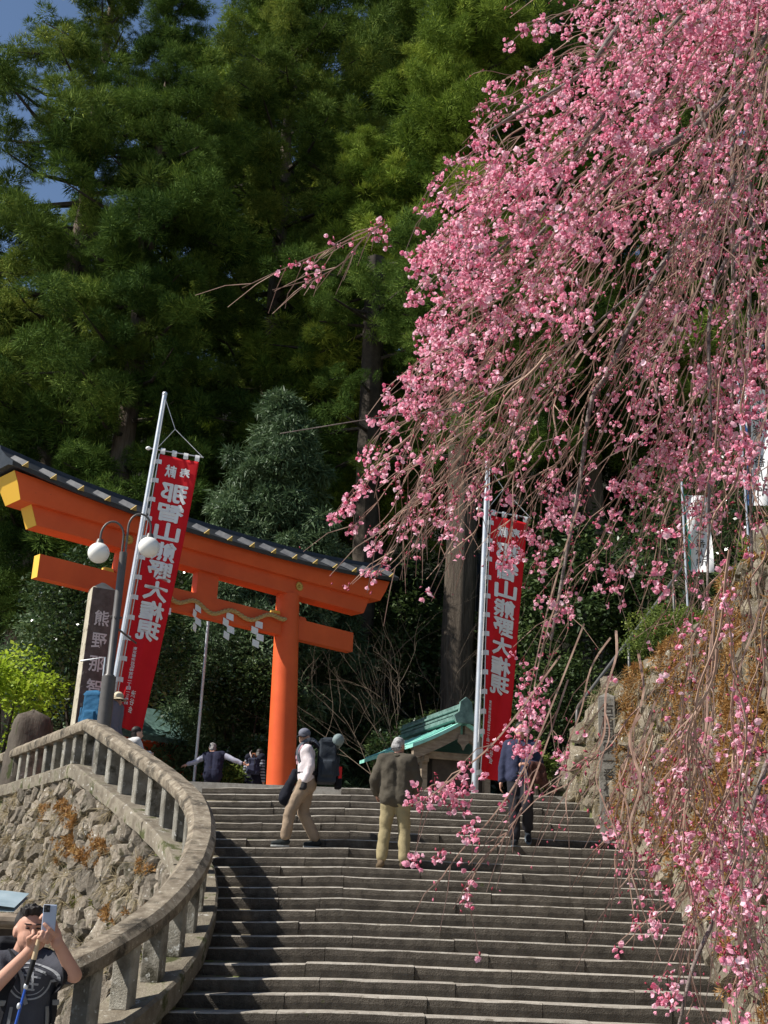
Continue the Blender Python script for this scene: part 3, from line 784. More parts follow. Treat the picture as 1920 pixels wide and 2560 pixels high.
pillar('inscribed_pillar', 'slim grey stone pillar with dark cut characters at the right wall', (3.52, 17.9, 2.84), math.radians(-14), .27, .25, 2.12, .95, '右西国第一番札所', .165, 1.86, .196, M['pillar2'], M['letterdark'], None, .008)
# ------------------------------------------------------------------ shrine hut with green copper roof
gx = Vector((-.33, .94, 0)).normalized(); gs = Vector((-gx.y, gx.x, 0))          # ridge direction (away), left slope side
if gs.y > 0: gs = -gs
shrine = empty('shrine_pavilion', (1.70, 23.5, TZ - .16), 0, 'small wooden pavilion with turquoise copper roof behind the stair top', 'pavilion')
AP = Vector((0, 0, 1.98))                                                          # gable apex, relative
def SH(r, s, z): return gx * r + gs * s + Vector((0, 0, z))
def slope(s): return 1.98 - .62 * abs(s) + .16 * s * s * .62
def roof_slab(sg, lo, hi, r0, r1, mat, name, th=.07, par=shrine):
    b = MB()
    b.grid(lambda u, v: SH(r0 + (r1 - r0) * u, sg * (lo + (hi - lo) * v), slope(lo + (hi - lo) * v)), 10, 8)
    b.grid(lambda u, v: SH(r0 + (r1 - r0) * u, sg * (lo + (hi - lo) * v), slope(lo + (hi - lo) * v) - th), 10, 8)
    for v in (0, 1):
        b.grid(lambda u, t, v=v: SH(r0 + (r1 - r0) * u, sg * (lo + (hi - lo) * v), slope(lo + (hi - lo) * v) - th * t), 10, 1)
    for u in (0, 1):
        b.grid(lambda v, t, u=u: SH(r0 + (r1 - r0) * u, sg * (lo + (hi - lo) * v), slope(lo + (hi - lo) * v) - th * t), 8, 1)
    return b.build(name, mat, par)
for sg in (1, -1):
    roof_slab(sg, .06, 1.08, -.18, 3.0, M['copper'], 'roof_sheet')
    roof_slab(sg, .05, 1.03, -.10, .02, M['wood'], 'bargeboard', .24).location = (0, 0, -.07)
    for q in range(7):
        b = MB(); r = .12 + q * .42
        b.tube([SH(r, sg * .14, slope(.14) + .012), SH(r, sg * .7, slope(.7) + .012), SH(r, sg * 1.07, slope(1.07) + .012)], .014, 6)
        b.build('roof_seam', M['copper'], shrine)
b = MB()
for z, hw, hh in ((2.02, .17, .09), (2.12, .13, .06), (2.19, .15, .05), (2.26, .09, .07)):
    b.cbox(SH(1.42, 0, z), (3.3, hw * 2, hh), Matrix((gx, gs, Vector((0, 0, 1)))).transposed(), .012)
b.build('ridge', M['copperdark'], shrine)
b = MB(); RG = Matrix((gx, gs, Vector((0, 0, 1)))).transposed()
b.prism([(-.20, -.16), (-.26, -.02), (-.15, .06), (-.12, .26), (0, .36), (.12, .26), (.15, .06), (.26, -.02), (.20, -.16)], .07, lambda a, c, d: SH(-.26 + d, a, 2.06 + c))
b.build('ridge_end_ornament', M['copperdark'], shrine)
b = MB(); b.prism([(-.10, -.05), (-.12, -.20), (-.05, -.26), (0, -.36), (.05, -.26), (.12, -.20), (.10, -.05)], .03, lambda a, c, d: SH(-.14 + d, a, 1.74 + c)); b.build('gable_pendant', M['wood'], shrine)
for r in (.25, 2.7):
    for s in (-.68, .68):
        b = MB(); b.cbox(SH(r, s, .68), (.13, .13, 1.36), RG, .01); b.build('post', M['wood'], shrine)
    b = MB(); b.cbox(SH(r, 0, 1.30), (.12, 1.7, .14), RG, .01); b.build('crossbeam', M['wood'], shrine)
b = MB(); b.cbox(SH(1.5, .69, 1.20), (2.9, .10, .14), RG, .01); b.cbox(SH(1.5, -.69, 1.20), (2.9, .10, .14), RG, .01); b.build('side_beam', M['wood'], shrine)
b = MB(); b.box(SH(1.6, -.1, .65), (2.5, 1.1, 1.3), RG); b.build('inner_wall', M['wooddark'], shrine)
b = MB(); b.cbox(SH(1.5, .78, .42), (2.6, .05, .80), RG, .006); nb = b.build('notice_board', M['wood'], shrine)
for k in range(7):
    b = MB(); b.box(SH(.5 + k * .33,   .815, .46), (.035, .012, .5 + .08 * math.sin(k * 2.3)), RG); b.build('ink_line', M['dark'], nb)

# ------------------------------------------------------------------ vermilion shrine halls far behind the left railing
def hall(label, p0, p1, z_eave, depth, roofm):
    p0 = Vector(p0); p1 = Vector(p1); L = (p1 - p0).length; e = (p1 - p0).normalized(); n = Vector((e.y, -e.x, 0))
    o = empty('shrine_hall', p0, 0, label, 'building'); R_ = Matrix((e, n, Vector((0, 0, 1)))).transposed()
    q = lambda a, d, z: e * a + n * d + Vector((0, 0, z - p0.z))
    b = MB(); b.box(q(L / 2, -depth / 2, (p0.z + z_eave) / 2), (L * .94, depth * .7, z_eave - p0.z), R_); b.build('wall', M['vermilion'], o)
    b = MB(); b.cbox(q(L / 2, .12, z_eave - .02), (L, .16, .20), R_, .01); b.build('eave_beam', M['vermilion'], o)
    for k in range(int(L / .22)):
        b = MB(); b.box(q(.12 + k * .22, .26, z_eave + .12), (.07, .42, .07), R_); r_ = b.build('rafter', M['vermilion'], o)
        c = MB(); c.box(q(.12 + k * .22, .474, z_eave + .12), (.072, .006, .072), R_); c.build('rafter_end', M['whitecloth'], r_)
    b = MB(); up = lambda a: .25 * (2 * a / L - 1) ** 4
    b.grid(lambda u, v: q(-.25 + (L + .5) * u, .62 - (depth * .5 + .62) * v, z_eave + .22 + up(L * u) * (1 - v) + 1.0 * v - .25 * math.sin(v * math.pi)), 24, 6)
    b.grid(lambda u, v: q(-.25 + (L + .5) * u, .62, z_eave + .22 + up(L * u) - .13 * v), 24, 1)
    b.grid(lambda u, v: q(-.25 + (L + .5) * u, .62 - (depth * .5 + .62) * v, z_eave + .09 + up(L * u) * (1 - v) + 1.0 * v - .25 * math.sin(v * math.pi)), 24, 4)
    b.build('roof', roofm, o, fix=False)
hall('vermilion hall eaves with green copper edge left of the thin pole', (-7.2, 28.6, TZ), (-4.2, 31.6, TZ), 5.42, 2.4, M['copperdark'])
hall('vermilion hall with mossy roof deeper behind the shrubs', (-5.2, 33.4, TZ), (-2.6, 33.9, TZ), 6.15, 2.4, pmat('mossy_bark_roof', (.16, .15, .07), (.26, .24, .12), scale=5, rough=.95))

# ------------------------------------------------------------------ kiosk at the far left edge
kiosk = empty('kiosk', (-3.80, 9.9, G + .10), 0, 'dark wooden kiosk with pale sheet roof cut by the left edge', 'kiosk')
b = MB(); b.cbox((-.30, .5, .72), (2.5, 1.5, 1.44), None, .01); b.build('wall', M['wooddark'], kiosk)
for k in range(4):
    b = MB(); x0 = -1.35 + k * .62
    b.grid(lambda u, v, x0=x0: Vector((x0 + .60 * u, -.42 + .36 * v, 1.545 + .11 * v + .018 * math.sin(u * math.pi))), 4, 3)
    b.grid(lambda u, v, x0=x0: Vector((x0 + .60 * u, -.42 + .36 * v, 1.515 + .11 * v + .0 * u)), 4, 3); b.build('roof_sheet', M['hutroof'], kiosk, fix=False)
b = MB(); b.cbox((-.13, -.38, 1.44), (2.56, .06, .10), None, .008); b.tube([(-1.4, -.46, 1.475), (1.18, -.46, 1.455)], .048, 10); b.build('gutter', M['wood'], kiosk)
b = MB(); b.cbox((.2, -.2, .70), (.10, .10, 1.5), None, .008); b.build('post', M['wooddark'], kiosk)

# ------------------------------------------------------------------ standing stone, bollard things
def rock(name, label, loc, r, h, seed, mat, cat):
    rng = random.Random(seed); n, m_ = 22, 16; vs = []
    for j in range(m_ + 1):
        t = j / m_; rad = (1 - .18 * t) * (1 - max(0, (t - .80) / .20) ** 2.2) ** .5 if t < 1 else 0.02
        for i in range(n):
            a = 2 * math.pi * i / n; k = 1 + .07 * math.sin(a * 3 + seed) + .05 * math.sin(a * 5 + t * 7) + rng.uniform(-.03, .03)
            vs.append((r * rad * k * math.cos(a), r * .7 * rad * k * math.sin(a), h * t + rng.uniform(-.02, .02)))
    fs = [(j * n + i, j * n + (i + 1) % n, (j + 1) * n + (i + 1) % n, (j + 1) * n + i) for j in range(m_) for i in range(n)] + [tuple(m_ * n + i for i in range(n))]
    o = MB().add(vs, fs).build(name, mat, None, smooth=True); o.location = loc; return tag(o, label, cat)
rock('standing_stone', 'dark rounded standing stone behind the left railing', (-6.86, 23.7, TZ), .48, 1.72, 2, M['boulder'], 'stone')
pyl = MB(); pyl.tube([(0, 0, 0), (0, 0, .02)], .16, 16); pyl.tube([(0, 0, .02), (0, 0, .5)], [.11, .03], 16)
cn = pyl.build('traffic_cone', M['vermilion'], None); cn.location = (-5.9, 21.9, TZ); tag(cn, 'small red cone on the terrace behind the left railing', 'cone')
b = MB(); b.tube([(0, 0, 0), (0, 0, 2.05), (-.42, .05, 1.98)], .016, 8); hr = b.build('frame_pipe', M['pole']); hr.location = (-4.63, 19.75, TZ); tag(hr, 'thin bent metal pipe standing beside the street lamp', 'pipe')

# ------------------------------------------------------------------ handrail of the side stair, upper right
hrail = empty('handrail', at(1440, 1885, 19.3), 0, 'grey steel handrail climbing the slope above the right wall', 'handrail')
P0 = at(1443, 1765, 19.3); P1 = at(1640, 1510, 21.2); P2 = at(1705, 1420, 21.8)
b = MB(); b.tube([at(1440, 1885, 19.3), P0 + Vector((0, 0, -.05)), P0 + Vector((.04, .04, .02)), P1, P2], .030, 10); o = b.build('rail', M['handrail'], hrail, smooth=True); o.location = -hrail.location
for t in (.62, 1.25):
    q = P0 + (P1 - P0) * t; b = MB(); b.tube([q, q + Vector((0, 0, -1.15))], .024, 8); o = b.build('post', M['handrail'], hrail, smooth=True); o.location = -hrail.location

# ------------------------------------------------------------------ pale banners among the twigs, upper right
def white_banner(label, pt, wdt, hgt, Y, seed):
    p = at(*pt, Y); o = empty('pale_banner', p, 0, label, 'banner', 'pale banners up the right slope')
    b = MB(); b.tube([(-.05, 0, .25), (-.05, 0, -hgt - 2.2)], .022, 8); b.build('pole', M['pole'], o)
    b = MB(); b.grid(lambda u, v: Vector((wdt * u, .05 * math.sin(u * 5 + v * 6 + seed), -hgt * v - .05 * u)), 8, 30); b.build('cloth', M['whitecloth'], o, smooth=True)
    fn = lambda u, v: Vector((wdt * u, .05 * math.sin(u * 5 + v * 6 + seed) - .006, -hgt * v - .05 * u))
    lettering([(c, .55, .12 + i * .125, .42, -.10) for i, c in enumerate('西国第一番札所')], fn, .0).build('lettering', M['dark'], o, fix=False)['kind'] = 'stuff'
    b = MB(); b.grid(lambda u, v: Vector((.06 * u - .004, .05 * math.sin(v * 6 + seed) - .004, -hgt * v)), 1, 30); b.build('coloured_edge', cloth('teal_edge' if seed == 1 else 'blue_edge', (.03, .28, .22) if seed == 1 else (.05, .16, .42)), o)
white_banner('pale banner with teal edge behind the twigs above the right wall', (1712, 1235), .48, 1.55, 21.5, 1)
white_banner('tall pale banner with blue edge near the right frame edge', (1852, 965), .45, 2.3, 19.5, 2)
# ------------------------------------------------------------------ people
def caps(b, p1, r1, p2, r2, n=12):
    """tapered capsule"""
    p1 = Vector(p1); p2 = Vector(p2); d = p2 - p1; L = d.length
    if L < 1e-6: return b.ellip(p1, (r1, r1, r1), None, n, 8)
    d.normalize(); pts = []; rad = []
    for k in range(4): a = math.pi / 2 * k / 4; pts.append(p1 - d * r1 * math.cos(a)); rad.append(max(r1 * math.sin(a), r1 * .02))
    pts.append(p1); rad.append(r1); pts.append(p2); rad.append(r2)
    for k in range(3, -1, -1): a = math.pi / 2 * k / 4; pts.append(p2 + d * r2 * math.cos(a)); rad.append(max(r2 * math.sin(a), r2 * .02))
    return b.tube(pts, rad, n)
def blob(name, b, mat, parent, voxel=.011, sm=3, noise=0.0, seed=0):
    """fuse overlapping volumes into one continuous surface"""
    me = bpy.data.meshes.new('tmp'); me.from_pydata(b.v, [], b.f)
    bm = bmesh.new(); bm.from_mesh(me); bmesh.ops.recalc_face_normals(bm, faces=bm.faces); bm.to_mesh(me); bm.free()
    o = bpy.data.objects.new('tmp', me)
    m1 = o.modifiers.new('r', 'REMESH'); m1.mode = 'VOXEL'; m1.voxel_size = voxel; m1.use_smooth_shade = True
    m2 = o.modifiers.new('s', 'SMOOTH'); m2.iterations = sm; m2.factor = .5
    me2 = evaluated_mesh(o); me2.name = name
    bpy.data.objects.remove(o); bpy.data.meshes.remove(me)
    if noise:
        n = len(me2.vertices); co = np.empty(n * 3, np.float32); me2.vertices.foreach_get('co', co); co = co.reshape(-1, 3)
        nr = np.empty(n * 3, np.float32); me2.vertices.foreach_get('normal', nr); nr = nr.reshape(-1, 3)
        x, y, z = co.T; f = np.sin(z * 31 + np.sin(x * 17 + seed) * 2.2 + y * 9) * .5 + np.sin(z * 57 + x * 23 - y * 31 + seed * 2) * .3 + np.sin(x * 40 + y * 36 + z * 12) * .3
        f = np.sign(f) * np.abs(f) ** .7; co += nr * (f * noise * 1.1)[:, None]; me2.vertices.foreach_set('co', co.ravel()); me2.update()
    me2.materials.clear()
    return link(name, me2, mat, parent, smooth=True)

class Person:
    def __init__(s, label, loc, rz, H=1.70, vox=.015):
        s.o = empty('person', loc, rz, label, 'person'); s.k = H / 1.70; s.vox = vox
        s.J = dict(pel=(0, 0, .93), chest=(0, .0, 1.27), neck=(0, -.01, 1.45), head=(0, .015, 1.585),
                   shR=(.175, -.01, 1.39), elR=(.215, -.03, 1.11), wrR=(.225, .04, .86), shL=(-.175, -.01, 1.39), elL=(-.215, -.03, 1.11), wrL=(-.225, .04, .86),
                   hiR=(.09, 0, .90), knR=(.10, .02, .49), anR=(.105, -.02, .09), hiL=(-.09, 0, .90), knL=(-.10, .02, .49), anL=(-.105, -.02, .09))
        s.ft = dict(R=0.0, L=0.0); s.ftp = dict(R=0.0, L=0.0); s.yaw = 0; s.pit = 0; s.rol = 0; s.fist = dict(R=None, L=None)
    def j(s, n): return Vector(s.J[n]) * s.k
    def set(s, **kw):
        for a, v in kw.items(): s.J[a] = v
        return s
    def HR(s): return Euler((s.pit, s.rol, s.yaw), 'XYZ').to_matrix()
    def hp(s, x, y, z): return s.j('head') + s.HR() @ (Vector((x, y, z)) * s.k)
    def torso(s, b, g, low=0.0, shirt=False):
        k = s.k; pel, ch, nk = s.j('pel'), s.j('chest'), s.j('neck'); sR, sL = s.j('shR'), s.j('shL')
        ax = (sR - sL).normalized(); hx = (s.j('hiR') - s.j('hiL')).normalized()
        for sg, sh in ((1, sR), (-1, sL)):
            caps(b, ch + ax * sg * .085 * k + Vector((0, 0, .05)), .105 * k + g, pel + hx * sg * .065 * k, .105 * k + g)
            caps(b, sh + Vector((0, 0, -.015)), .062 * k + g, ch + ax * sg * .06 * k + Vector((0, 0, -.02)), .105 * k + g)
            caps(b, sh, .055 * k + g, nk + Vector((0, 0, -.02)), .05 * k + g * .6)
        if low: 
            for sg in (1, -1): caps(b, pel + hx * sg * .06 * k, .112 * k + g, pel + hx * sg * .07 * k + Vector((0, 0, -low)), .118 * k + g)
        return b
    def arm(s, b, sd, g, upto=1.0):
        k = s.k; sh, el, wr = s.j('sh' + sd), s.j('el' + sd), s.j('wr' + sd)
        if upto <= .5:
            caps(b, sh, .058 * k + g, sh + (el - sh) * upto * 2, .050 * k + g); return b
        caps(b, sh, .056 * k + g, el, .043 * k + g); e = el + (wr - el) * (upto - .5) * 2; caps(b, el, .043 * k + g, e, (.043 + (.030 - .043) * (upto - .5) * 2) * k + g); return b
    def leg(s, b, sd, g, hem=1.0, flare=0.0):
        k = s.k; hi, kn, an = s.j('hi' + sd), s.j('kn' + sd), s.j('an' + sd)
        caps(b, hi, .088 * k + g, kn, .058 * k + g); caps(b, kn, .058 * k + g, kn + (an - kn) * hem, .041 * k + g + flare); return b
    def foot_dir(s, sd):
        a = s.ft[sd]; p = s.ftp[sd]; return Vector((math.sin(a) * math.cos(p), math.cos(a) * math.cos(p), math.sin(p)))
    def hand(s, b, sd, curl=.6, tgt=None):
        k = s.k * getattr(s, 'hs', 1.0); wr, el = s.j('wr' + sd), s.j('el' + sd); d = (wr - el).normalized() if s.fist[sd] is None else Vector(s.fist[sd][0]).normalized()
        pn = Vector(s.fist[sd][1]).normalized() if s.fist[sd] else Vector((-1 if sd == 'R' else 1, .2, 0)); pn = (pn - d * pn.dot(d)).normalized(); ac = d.cross(pn)
        if sd == 'L': ac = -ac
        pm = wr + d * .05 * k; b.ellip(pm, (.038 * k, .017 * k, .05 * k), Matrix((ac, pn, d)).transposed(), 12, 8); caps(b, wr - d * .02, .028 * k, wr + d * .03 * k, .026 * k)
        for q in range(4):
            r0 = pm + d * .042 * k + ac * (-.027 + .018 * q) * k; L = (.068, .078, .074, .058)[q] * k; p = r0; dd = d.copy()
            for sgm in range(3):
                c = curl * (.55, .95, .8)[sgm]; dd = (dd * math.cos(c) + pn * math.sin(c)).normalized() if sgm == 0 else (dd * math.cos(c) + (pn * d.dot(dd) - d * pn.dot(dd)).normalized() * math.sin(c)).normalized()
                e = p + dd * L * (.45, .32, .26)[sgm]; caps(b, p, (.0095 - .0008 * sgm) * k, e, (.0088 - .0008 * sgm) * k, 8); p = e
        t0 = wr + d * .025 * k - ac * .026 * k; t1 = t0 + (-ac * .7 + d * .6 + pn * .4).normalized() * .042 * k; t2 = t1 + (d * .8 + pn * .55 - ac * .05).normalized() * .034 * k
        caps(b, t0, .013 * k, t1, .0105 * k, 8); caps(b, t1, .0105 * k, t2, .009 * k, 8)
    def body(s, mat, curl=(.6, .6)):
        b = MB(); k = s.k; s.torso(b, 0)
        for i, sd in enumerate('RL'):
            s.arm(b, sd, 0); s.leg(b, sd, 0); s.hand(b, sd, curl[i])
            an = s.j('an' + sd); f = s.foot_dir(sd); caps(b, an + Vector((0, 0, -.035 * k)) - f * .03 * k, .033 * k, an + f * .13 * k + Vector((0, 0, -.06 * k)), .026 * k)
        nk, hd = s.j('neck'), s.j('head'); caps(b, nk, .055 * k, hd + Vector((0, -.01, -.05)) * k, .052 * k)
        R = s.HR()
        b.ellip(s.hp(0, -.008, .022), (.074 * k, .092 * k, .098 * k), R, 18, 12); b.ellip(s.hp(0, .018, -.038), (.066 * k, .070 * k, .078 * k), R, 16, 10); b.ellip(s.hp(0, .045, -.085), (.036 * k, .036 * k, .030 * k), R, 12, 8)
        caps(b, s.hp(0, .086, .005), .010 * k, s.hp(0, .108, -.030), .0145 * k, 8); b.ellip(s.hp(0, .082, .022), (.05 * k, .014 * k, .012 * k), R, 10, 6)
        b.ellip(s.hp(0, .084, -.062), (.026 * k, .012 * k, .010 * k), R, 8, 6)
        for sg in (1, -1): b.ellip(s.hp(sg * .077, -.008, -.006), (.012 * k, .026 * k, .033 * k), R, 10, 7)
        s.bd = blob('body', b, mat, s.o, s.vox, 2)
        return s
    def face(s, browmat=None, smile=False):
        b = MB(); k = s.k; R = s.HR()
        for sg in (1, -1): b.ellip(s.hp(sg * .031, .0865, .006), (.0135 * k, .006 * k, .0050 * k), R, 8, 5)
        b.build('eyes', M['dark'], s.o, smooth=True)
        b = MB()
        for sg in (1, -1): caps(b, s.hp(sg * .016, .0945, .026), .0045 * k, s.hp(sg * .048, .083, .030), .0035 * k, 6)
        b.build('eyebrows', browmat or M['hairblack'], s.o, smooth=True)
        b = MB(); b.ellip(s.hp(0, .0935, -.063), (.024 * k, .006 * k, (.008 if smile else .004) * k), R, 10, 5); b.build('mouth', M['lips'], s.o, smooth=True)
        return s
    def shoes(s, mat, sole=None, h=.0):
        for sd in 'RL':
            b = MB(); k = s.k; an = s.j('an' + sd); f = s.foot_dir(sd); up = Vector((0, 0, 1))
            caps(b, an - f * .035 * k + up * (-.03 * k), .045 * k, an + f * .10 * k + up * (-.045 * k), .042 * k); caps(b, an + f * .06 * k + up * -.045 * k, .045 * k, an + f * .165 * k + up * -.055 * k, .036 * k); caps(b, an + up * .0, .048 * k, an + up * (.05 + h) * k, .045 * k)
            o = blob('shoe', b, mat, s.o, .012, 2)
            if sole:
                b = MB(); side = f.cross(up).normalized(); P_ = []
                for a in range(16):
                    t = 2 * math.pi * a / 16; P_.append(an + f * (.065 + .135 * math.cos(t)) * k + side * .05 * math.sin(t) * k + up * -.080 * k)
                n = 16; b.add(P_ + [p - up * .022 * k for p in P_], [tuple(range(n)), tuple(range(n, 2 * n))[::-1]] + [(i, (i + 1) % n, n + (i + 1) % n, n + i) for i in range(n)]); b.build('sole', sole, o)
        return s
    def top(s, mat, name='shirt', g=.018, sleeve=1.0, low=.06, noise=.004, seed=0, arms='RL'):
        b = s.torso(MB(), g, low)
        for sd in arms: s.arm(b, sd, g * .9, sleeve)
        return blob(name, b, mat, s.o, .017, 2, noise, seed)
    def pants(s, mat, g=.020, hem=.93, flare=.014, noise=.005, seed=0):
        b = MB(); k = s.k; pel = s.j('pel'); hx = (s.j('hiR') - s.j('hiL')).normalized()
        for sg in (1, -1): caps(b, pel + hx * sg * .06 * k + Vector((0, 0, .08)) * k, .105 * k + g * .6, pel + hx * sg * .065 * k + Vector((0, -.01, -.04)) * k, .115 * k + g * .6)
        for sd in 'RL': s.leg(b, sd, g, hem, flare)
        return blob('trousers', b, mat, s.o, .017, 2, noise, seed)
    def hair(s, mat, short=True, noise=.004):
        b = MB(); k = s.k; R = s.HR()
        b.ellip(s.hp(0, -.022, .042), (.083 * k, .092 * k, .092 * k), R, 18, 12)
        b.ellip(s.hp(0, -.045, -.01), (.078 * k, .062 * k, .075 * k), R, 14, 10)
        if not short: b.ellip(s.hp(0, -.04, -.06), (.088 * k, .065 * k, .10 * k), R, 14, 10)
        return blob('hair', b, mat, s.o, .009, 1, noise, 3)
M['lips'] = pmat('lips', (.30, .10, .09), rough=.5)

def backpack(p, mat, c, w_, d_, h_, name='backpack', label=None):
    b = MB(); k = p.k; c = Vector(c)
    b.box(c, (w_, d_, h_), None, .86); b.box(c + Vector((0, -d_ * .08, h_ * .49)), (w_ * .92, d_ * .95, h_ * .13), None, .7); b.box(c + Vector((0, -d_ * .56, -h_ * .10)), (w_ * .66, d_ * .30, h_ * .46), None, .8)
    for sx in (-1, 1): b.box(c + Vector((sx * w_ * .53, 0, -h_ * .18)), (w_ * .16, d_ * .7, h_ * .36), None, .8)
    o = blob(name, b, mat, p.o, .014, 5, .004, 5)
    for sx in (-1, 1):
        t = MB(); t.tube([c + Vector((sx * w_ * .25, -d_ * .52, h_ * .5)), c + Vector((sx * w_ * .27, -d_ * .60, 0)), c + Vector((sx * w_ * .25, -d_ * .56, -h_ * .45))], .008, 6); t.build('compression_strap', M['dark'], o)
    if label: o['label'] = label
    return o
def strap(p, pts, w_, mat, name='strap', g=.0):
    """flat webbing through the given points"""
    P_ = catmull([Vector(q) for q in pts], 5); b = MB(); n = len(P_)
    vs = []; fs = []
    for i, q in enumerate(P_):
        t = (P_[min(i + 1, n - 1)] - P_[max(i - 1, 0)]).normalized(); out = Vector((q.x * .6, q.y, 0)); out = (out - t * out.dot(t)).normalized() if out.length > 1e-4 else Vector((0, 1, 0)); sd = t.cross(out).normalized()
        for a, c in ((-1, -1), (1, -1), (1, 1), (-1, 1)): vs.append(q + sd * a * w_ / 2 + out * c * .004)
    for i in range(n - 1):
        for k in range(4): fs.append((i * 4 + k, i * 4 + (k + 1) % 4, i * 4 + 4 + (k + 1) % 4, i * 4 + 4 + k))
    fs += [(0, 1, 2, 3), tuple((n - 1) * 4 + k for k in (3, 2, 1, 0))]
    return b.add(vs, fs).build(name, mat, p.o)

# --- woman with cap, walking left along the step ------------------------------------------
zt = SZ0 + RISE * 13
pw = Person('woman in white shirt, beige trousers and grey cap stepping left with a large backpack', (-.93, 16.80, zt + .0), math.radians(98), 1.62)
pw.set(anL=(-.07, .27, .09), knL=(-.085, .22, .50), anR=(.09, -.20, .10), knR=(.09, .02, .49), hiL=(-.085, .02, .90), hiR=(.085, -.02, .90), pel=(0, 0, .92), chest=(0, .03, 1.26), neck=(0, .04, 1.44), head=(-.005, .075, 1.565),
       shL=(-.165, .03, 1.375), shR=(.165, .03, 1.375), elL=(-.225, -.03, 1.12), wrL=(-.20, .05, .90), elR=(.20, .0, 1.10), wrR=(.19, .06, .88))
pw.ft = dict(R=-.25, L=.15); pw.yaw = math.radians(58); pw.pit = math.radians(-6)
pw.body(M['skin2']).face(smile=True).hair(M['hairblack'])
pw.pants(cloth('beige_trousers', (.30, .225, .16)), g=.028, flare=.012, hem=.86, seed=1); pw.top(cloth('white_pink_shirt', (.70, .62, .63)), g=.022, seed=2, low=-.0, sleeve=.95)
pw.shoes(cloth('black_shoe', (.03, .035, .035)), cloth('grey_sole', (.35, .36, .35)))
gl = MB(); [pw.hand(gl, sd) for sd in 'L']; [caps(gl, pw.j('wrL') - Vector((0, 0, -.02)), .036, pw.j('wrL') + Vector((0, 0, -.07)), .04) for _ in (0,)]; blob('glove', gl, cloth('dark_glove', (.035, .035, .038)), pw.o, .012, 1)
b = MB(); R = pw.HR(); b.ellip(pw.hp(0, -.012, .062), (.088 * pw.k, .104 * pw.k, .078 * pw.k), R, 18, 12); 
cp = blob('cap', b, cloth('grey_cap', (.16, .165, .20)), pw.o, .009, 2)
b = MB(); b.grid(lambda u, v: pw.hp((u - .5) * (.165 - .04 * v), .075 + .10 * v - .03 * (2 * u - 1) ** 2, .052 - .03 * v - .03 * (2 * u - 1) ** 2), 10, 5); br = b.build('cap_peak', cloth('dark_cap_peak', (.06, .06, .075)), cp, smooth=True); md = br.modifiers.new('t', 'SOLIDIFY'); md.thickness = .006
b = MB(); k = pw.k
for a in range(16): t = 2 * math.pi * a / 16; t2 = t + .39; nk = pw.j('neck') + Vector((0, .0, -.01)); caps(b, nk + Vector((.065 * math.cos(t), .065 * math.sin(t) + .0, .012 * math.sin(3 * t))), .026, nk + Vector((.065 * math.cos(t2), .065 * math.sin(t2), .012 * math.sin(3 * t2))), .026, 8)
caps(b, nk + Vector((-.02, .085, -.02)), .030, nk + Vector((-.01, .115, -.17)), .022); caps(b, nk + Vector((.02, .085, -.02)), .026, nk + Vector((.03, .105, -.24)), .016)
blob('scarf', b, cloth('pink_scarf', (.56, .30, .36), (.66, .46, .50), 20), pw.o, .011, 2, .003)
bp = backpack(pw, cloth('charcoal_pack', (.035, .042, .052)), (0, -.265, 1.17), .34, .26, .60, label='large charcoal trekking backpack')
b = MB(); caps(b, (-.15, -.40, 1.47), .085, (.15, -.40, 1.45), .080); blob('bedroll', b, cloth('grey_green_roll', (.20, .25, .25)), bp, .014, 2, .005)
b = MB(); b.box((.0, -.44, .88), (.20, .09, .16)); blob('black_bag', b, cloth('black_bag', (.012, .012, .014)), bp, .014, 2, .004)
b = MB(); b.box((-.02, -.455, 1.02), (.16, .05, .17)); blob('red_pouch', b, cloth('red_pouch', (.62, .03, .03)), bp, .012, 2)
for sg in (1, -1): strap(pw, [(sg * .10, -.16, 1.36), (sg * .115, -.04, 1.455), (sg * .118, .10, 1.40), (sg * .125, .165, 1.27), (sg * .14, .10, 1.10), (sg * .15, -.06, 1.02)], .05, M['dark'] if sg > 0 else cloth('grey_strap', (.10, .11, .13)), 'shoulder_strap')
b = MB(); 
for a in range(20): t = 2 * math.pi * a / 20; t2 = t + .33; caps(b, Vector((.165 * math.cos(t), .135 * math.sin(t), .99)), .032, Vector((.165 * math.cos(t2), .135 * math.sin(t2), .99)), .032, 8)
blob('hip_belt', b, cloth('black_belt', (.02, .02, .024)), pw.o, .014, 2)
b = MB(); caps(b, (-.02, .17, 1.00), .05, (-.04, .30, .64), .085); b.ellip((-.04, .29, .66), (.08, .09, .13)); blob('hanging_bag', b, cloth('navy_bag', (.014, .015, .022)), pw.o, .014, 2, .006)

# --- man in olive jacket seen from behind ---------------------------------------------------
zt = SZ0 + RISE * 11
pm = Person('grey-haired man in olive jacket and khaki trousers seen from behind on the stairs', (.31, 16.07, zt), math.radians(-4), 1.72)
pm.set(anL=(-.165, -.02, .09), knL=(-.13, .05, .50), anR=(.13, .0, .09), knR=(.125, .05, .50), hiR=(.085, 0, .90), hiL=(-.085, 0, .90), elR=(.27, .02, 1.13), wrR=(.24, .16, .99), elL=(-.285, .0, 1.13), wrL=(-.27, .13, .97), head=(.015, .045, 1.565), neck=(0, .01, 1.44))
pm.ft = dict(R=.35, L=-.25); pm.yaw = math.radians(-38); pm.pit = math.radians(-16)
pm.body(M['skin']).face(M['hairgrey']).hair(M['hairgrey'], noise=.006); pm.pants(cloth('khaki_trousers', (.32, .265, .15)), g=.024, seed=4, hem=.86, flare=.012)
pm.top(cloth('olive_jacket', (.085, .073, .055), (.065, .056, .043)), 'jacket', g=.040, low=.02, seed=5, noise=.006, sleeve=.97)
b = pm.torso(MB(), .026, .10); 
uh = MB()
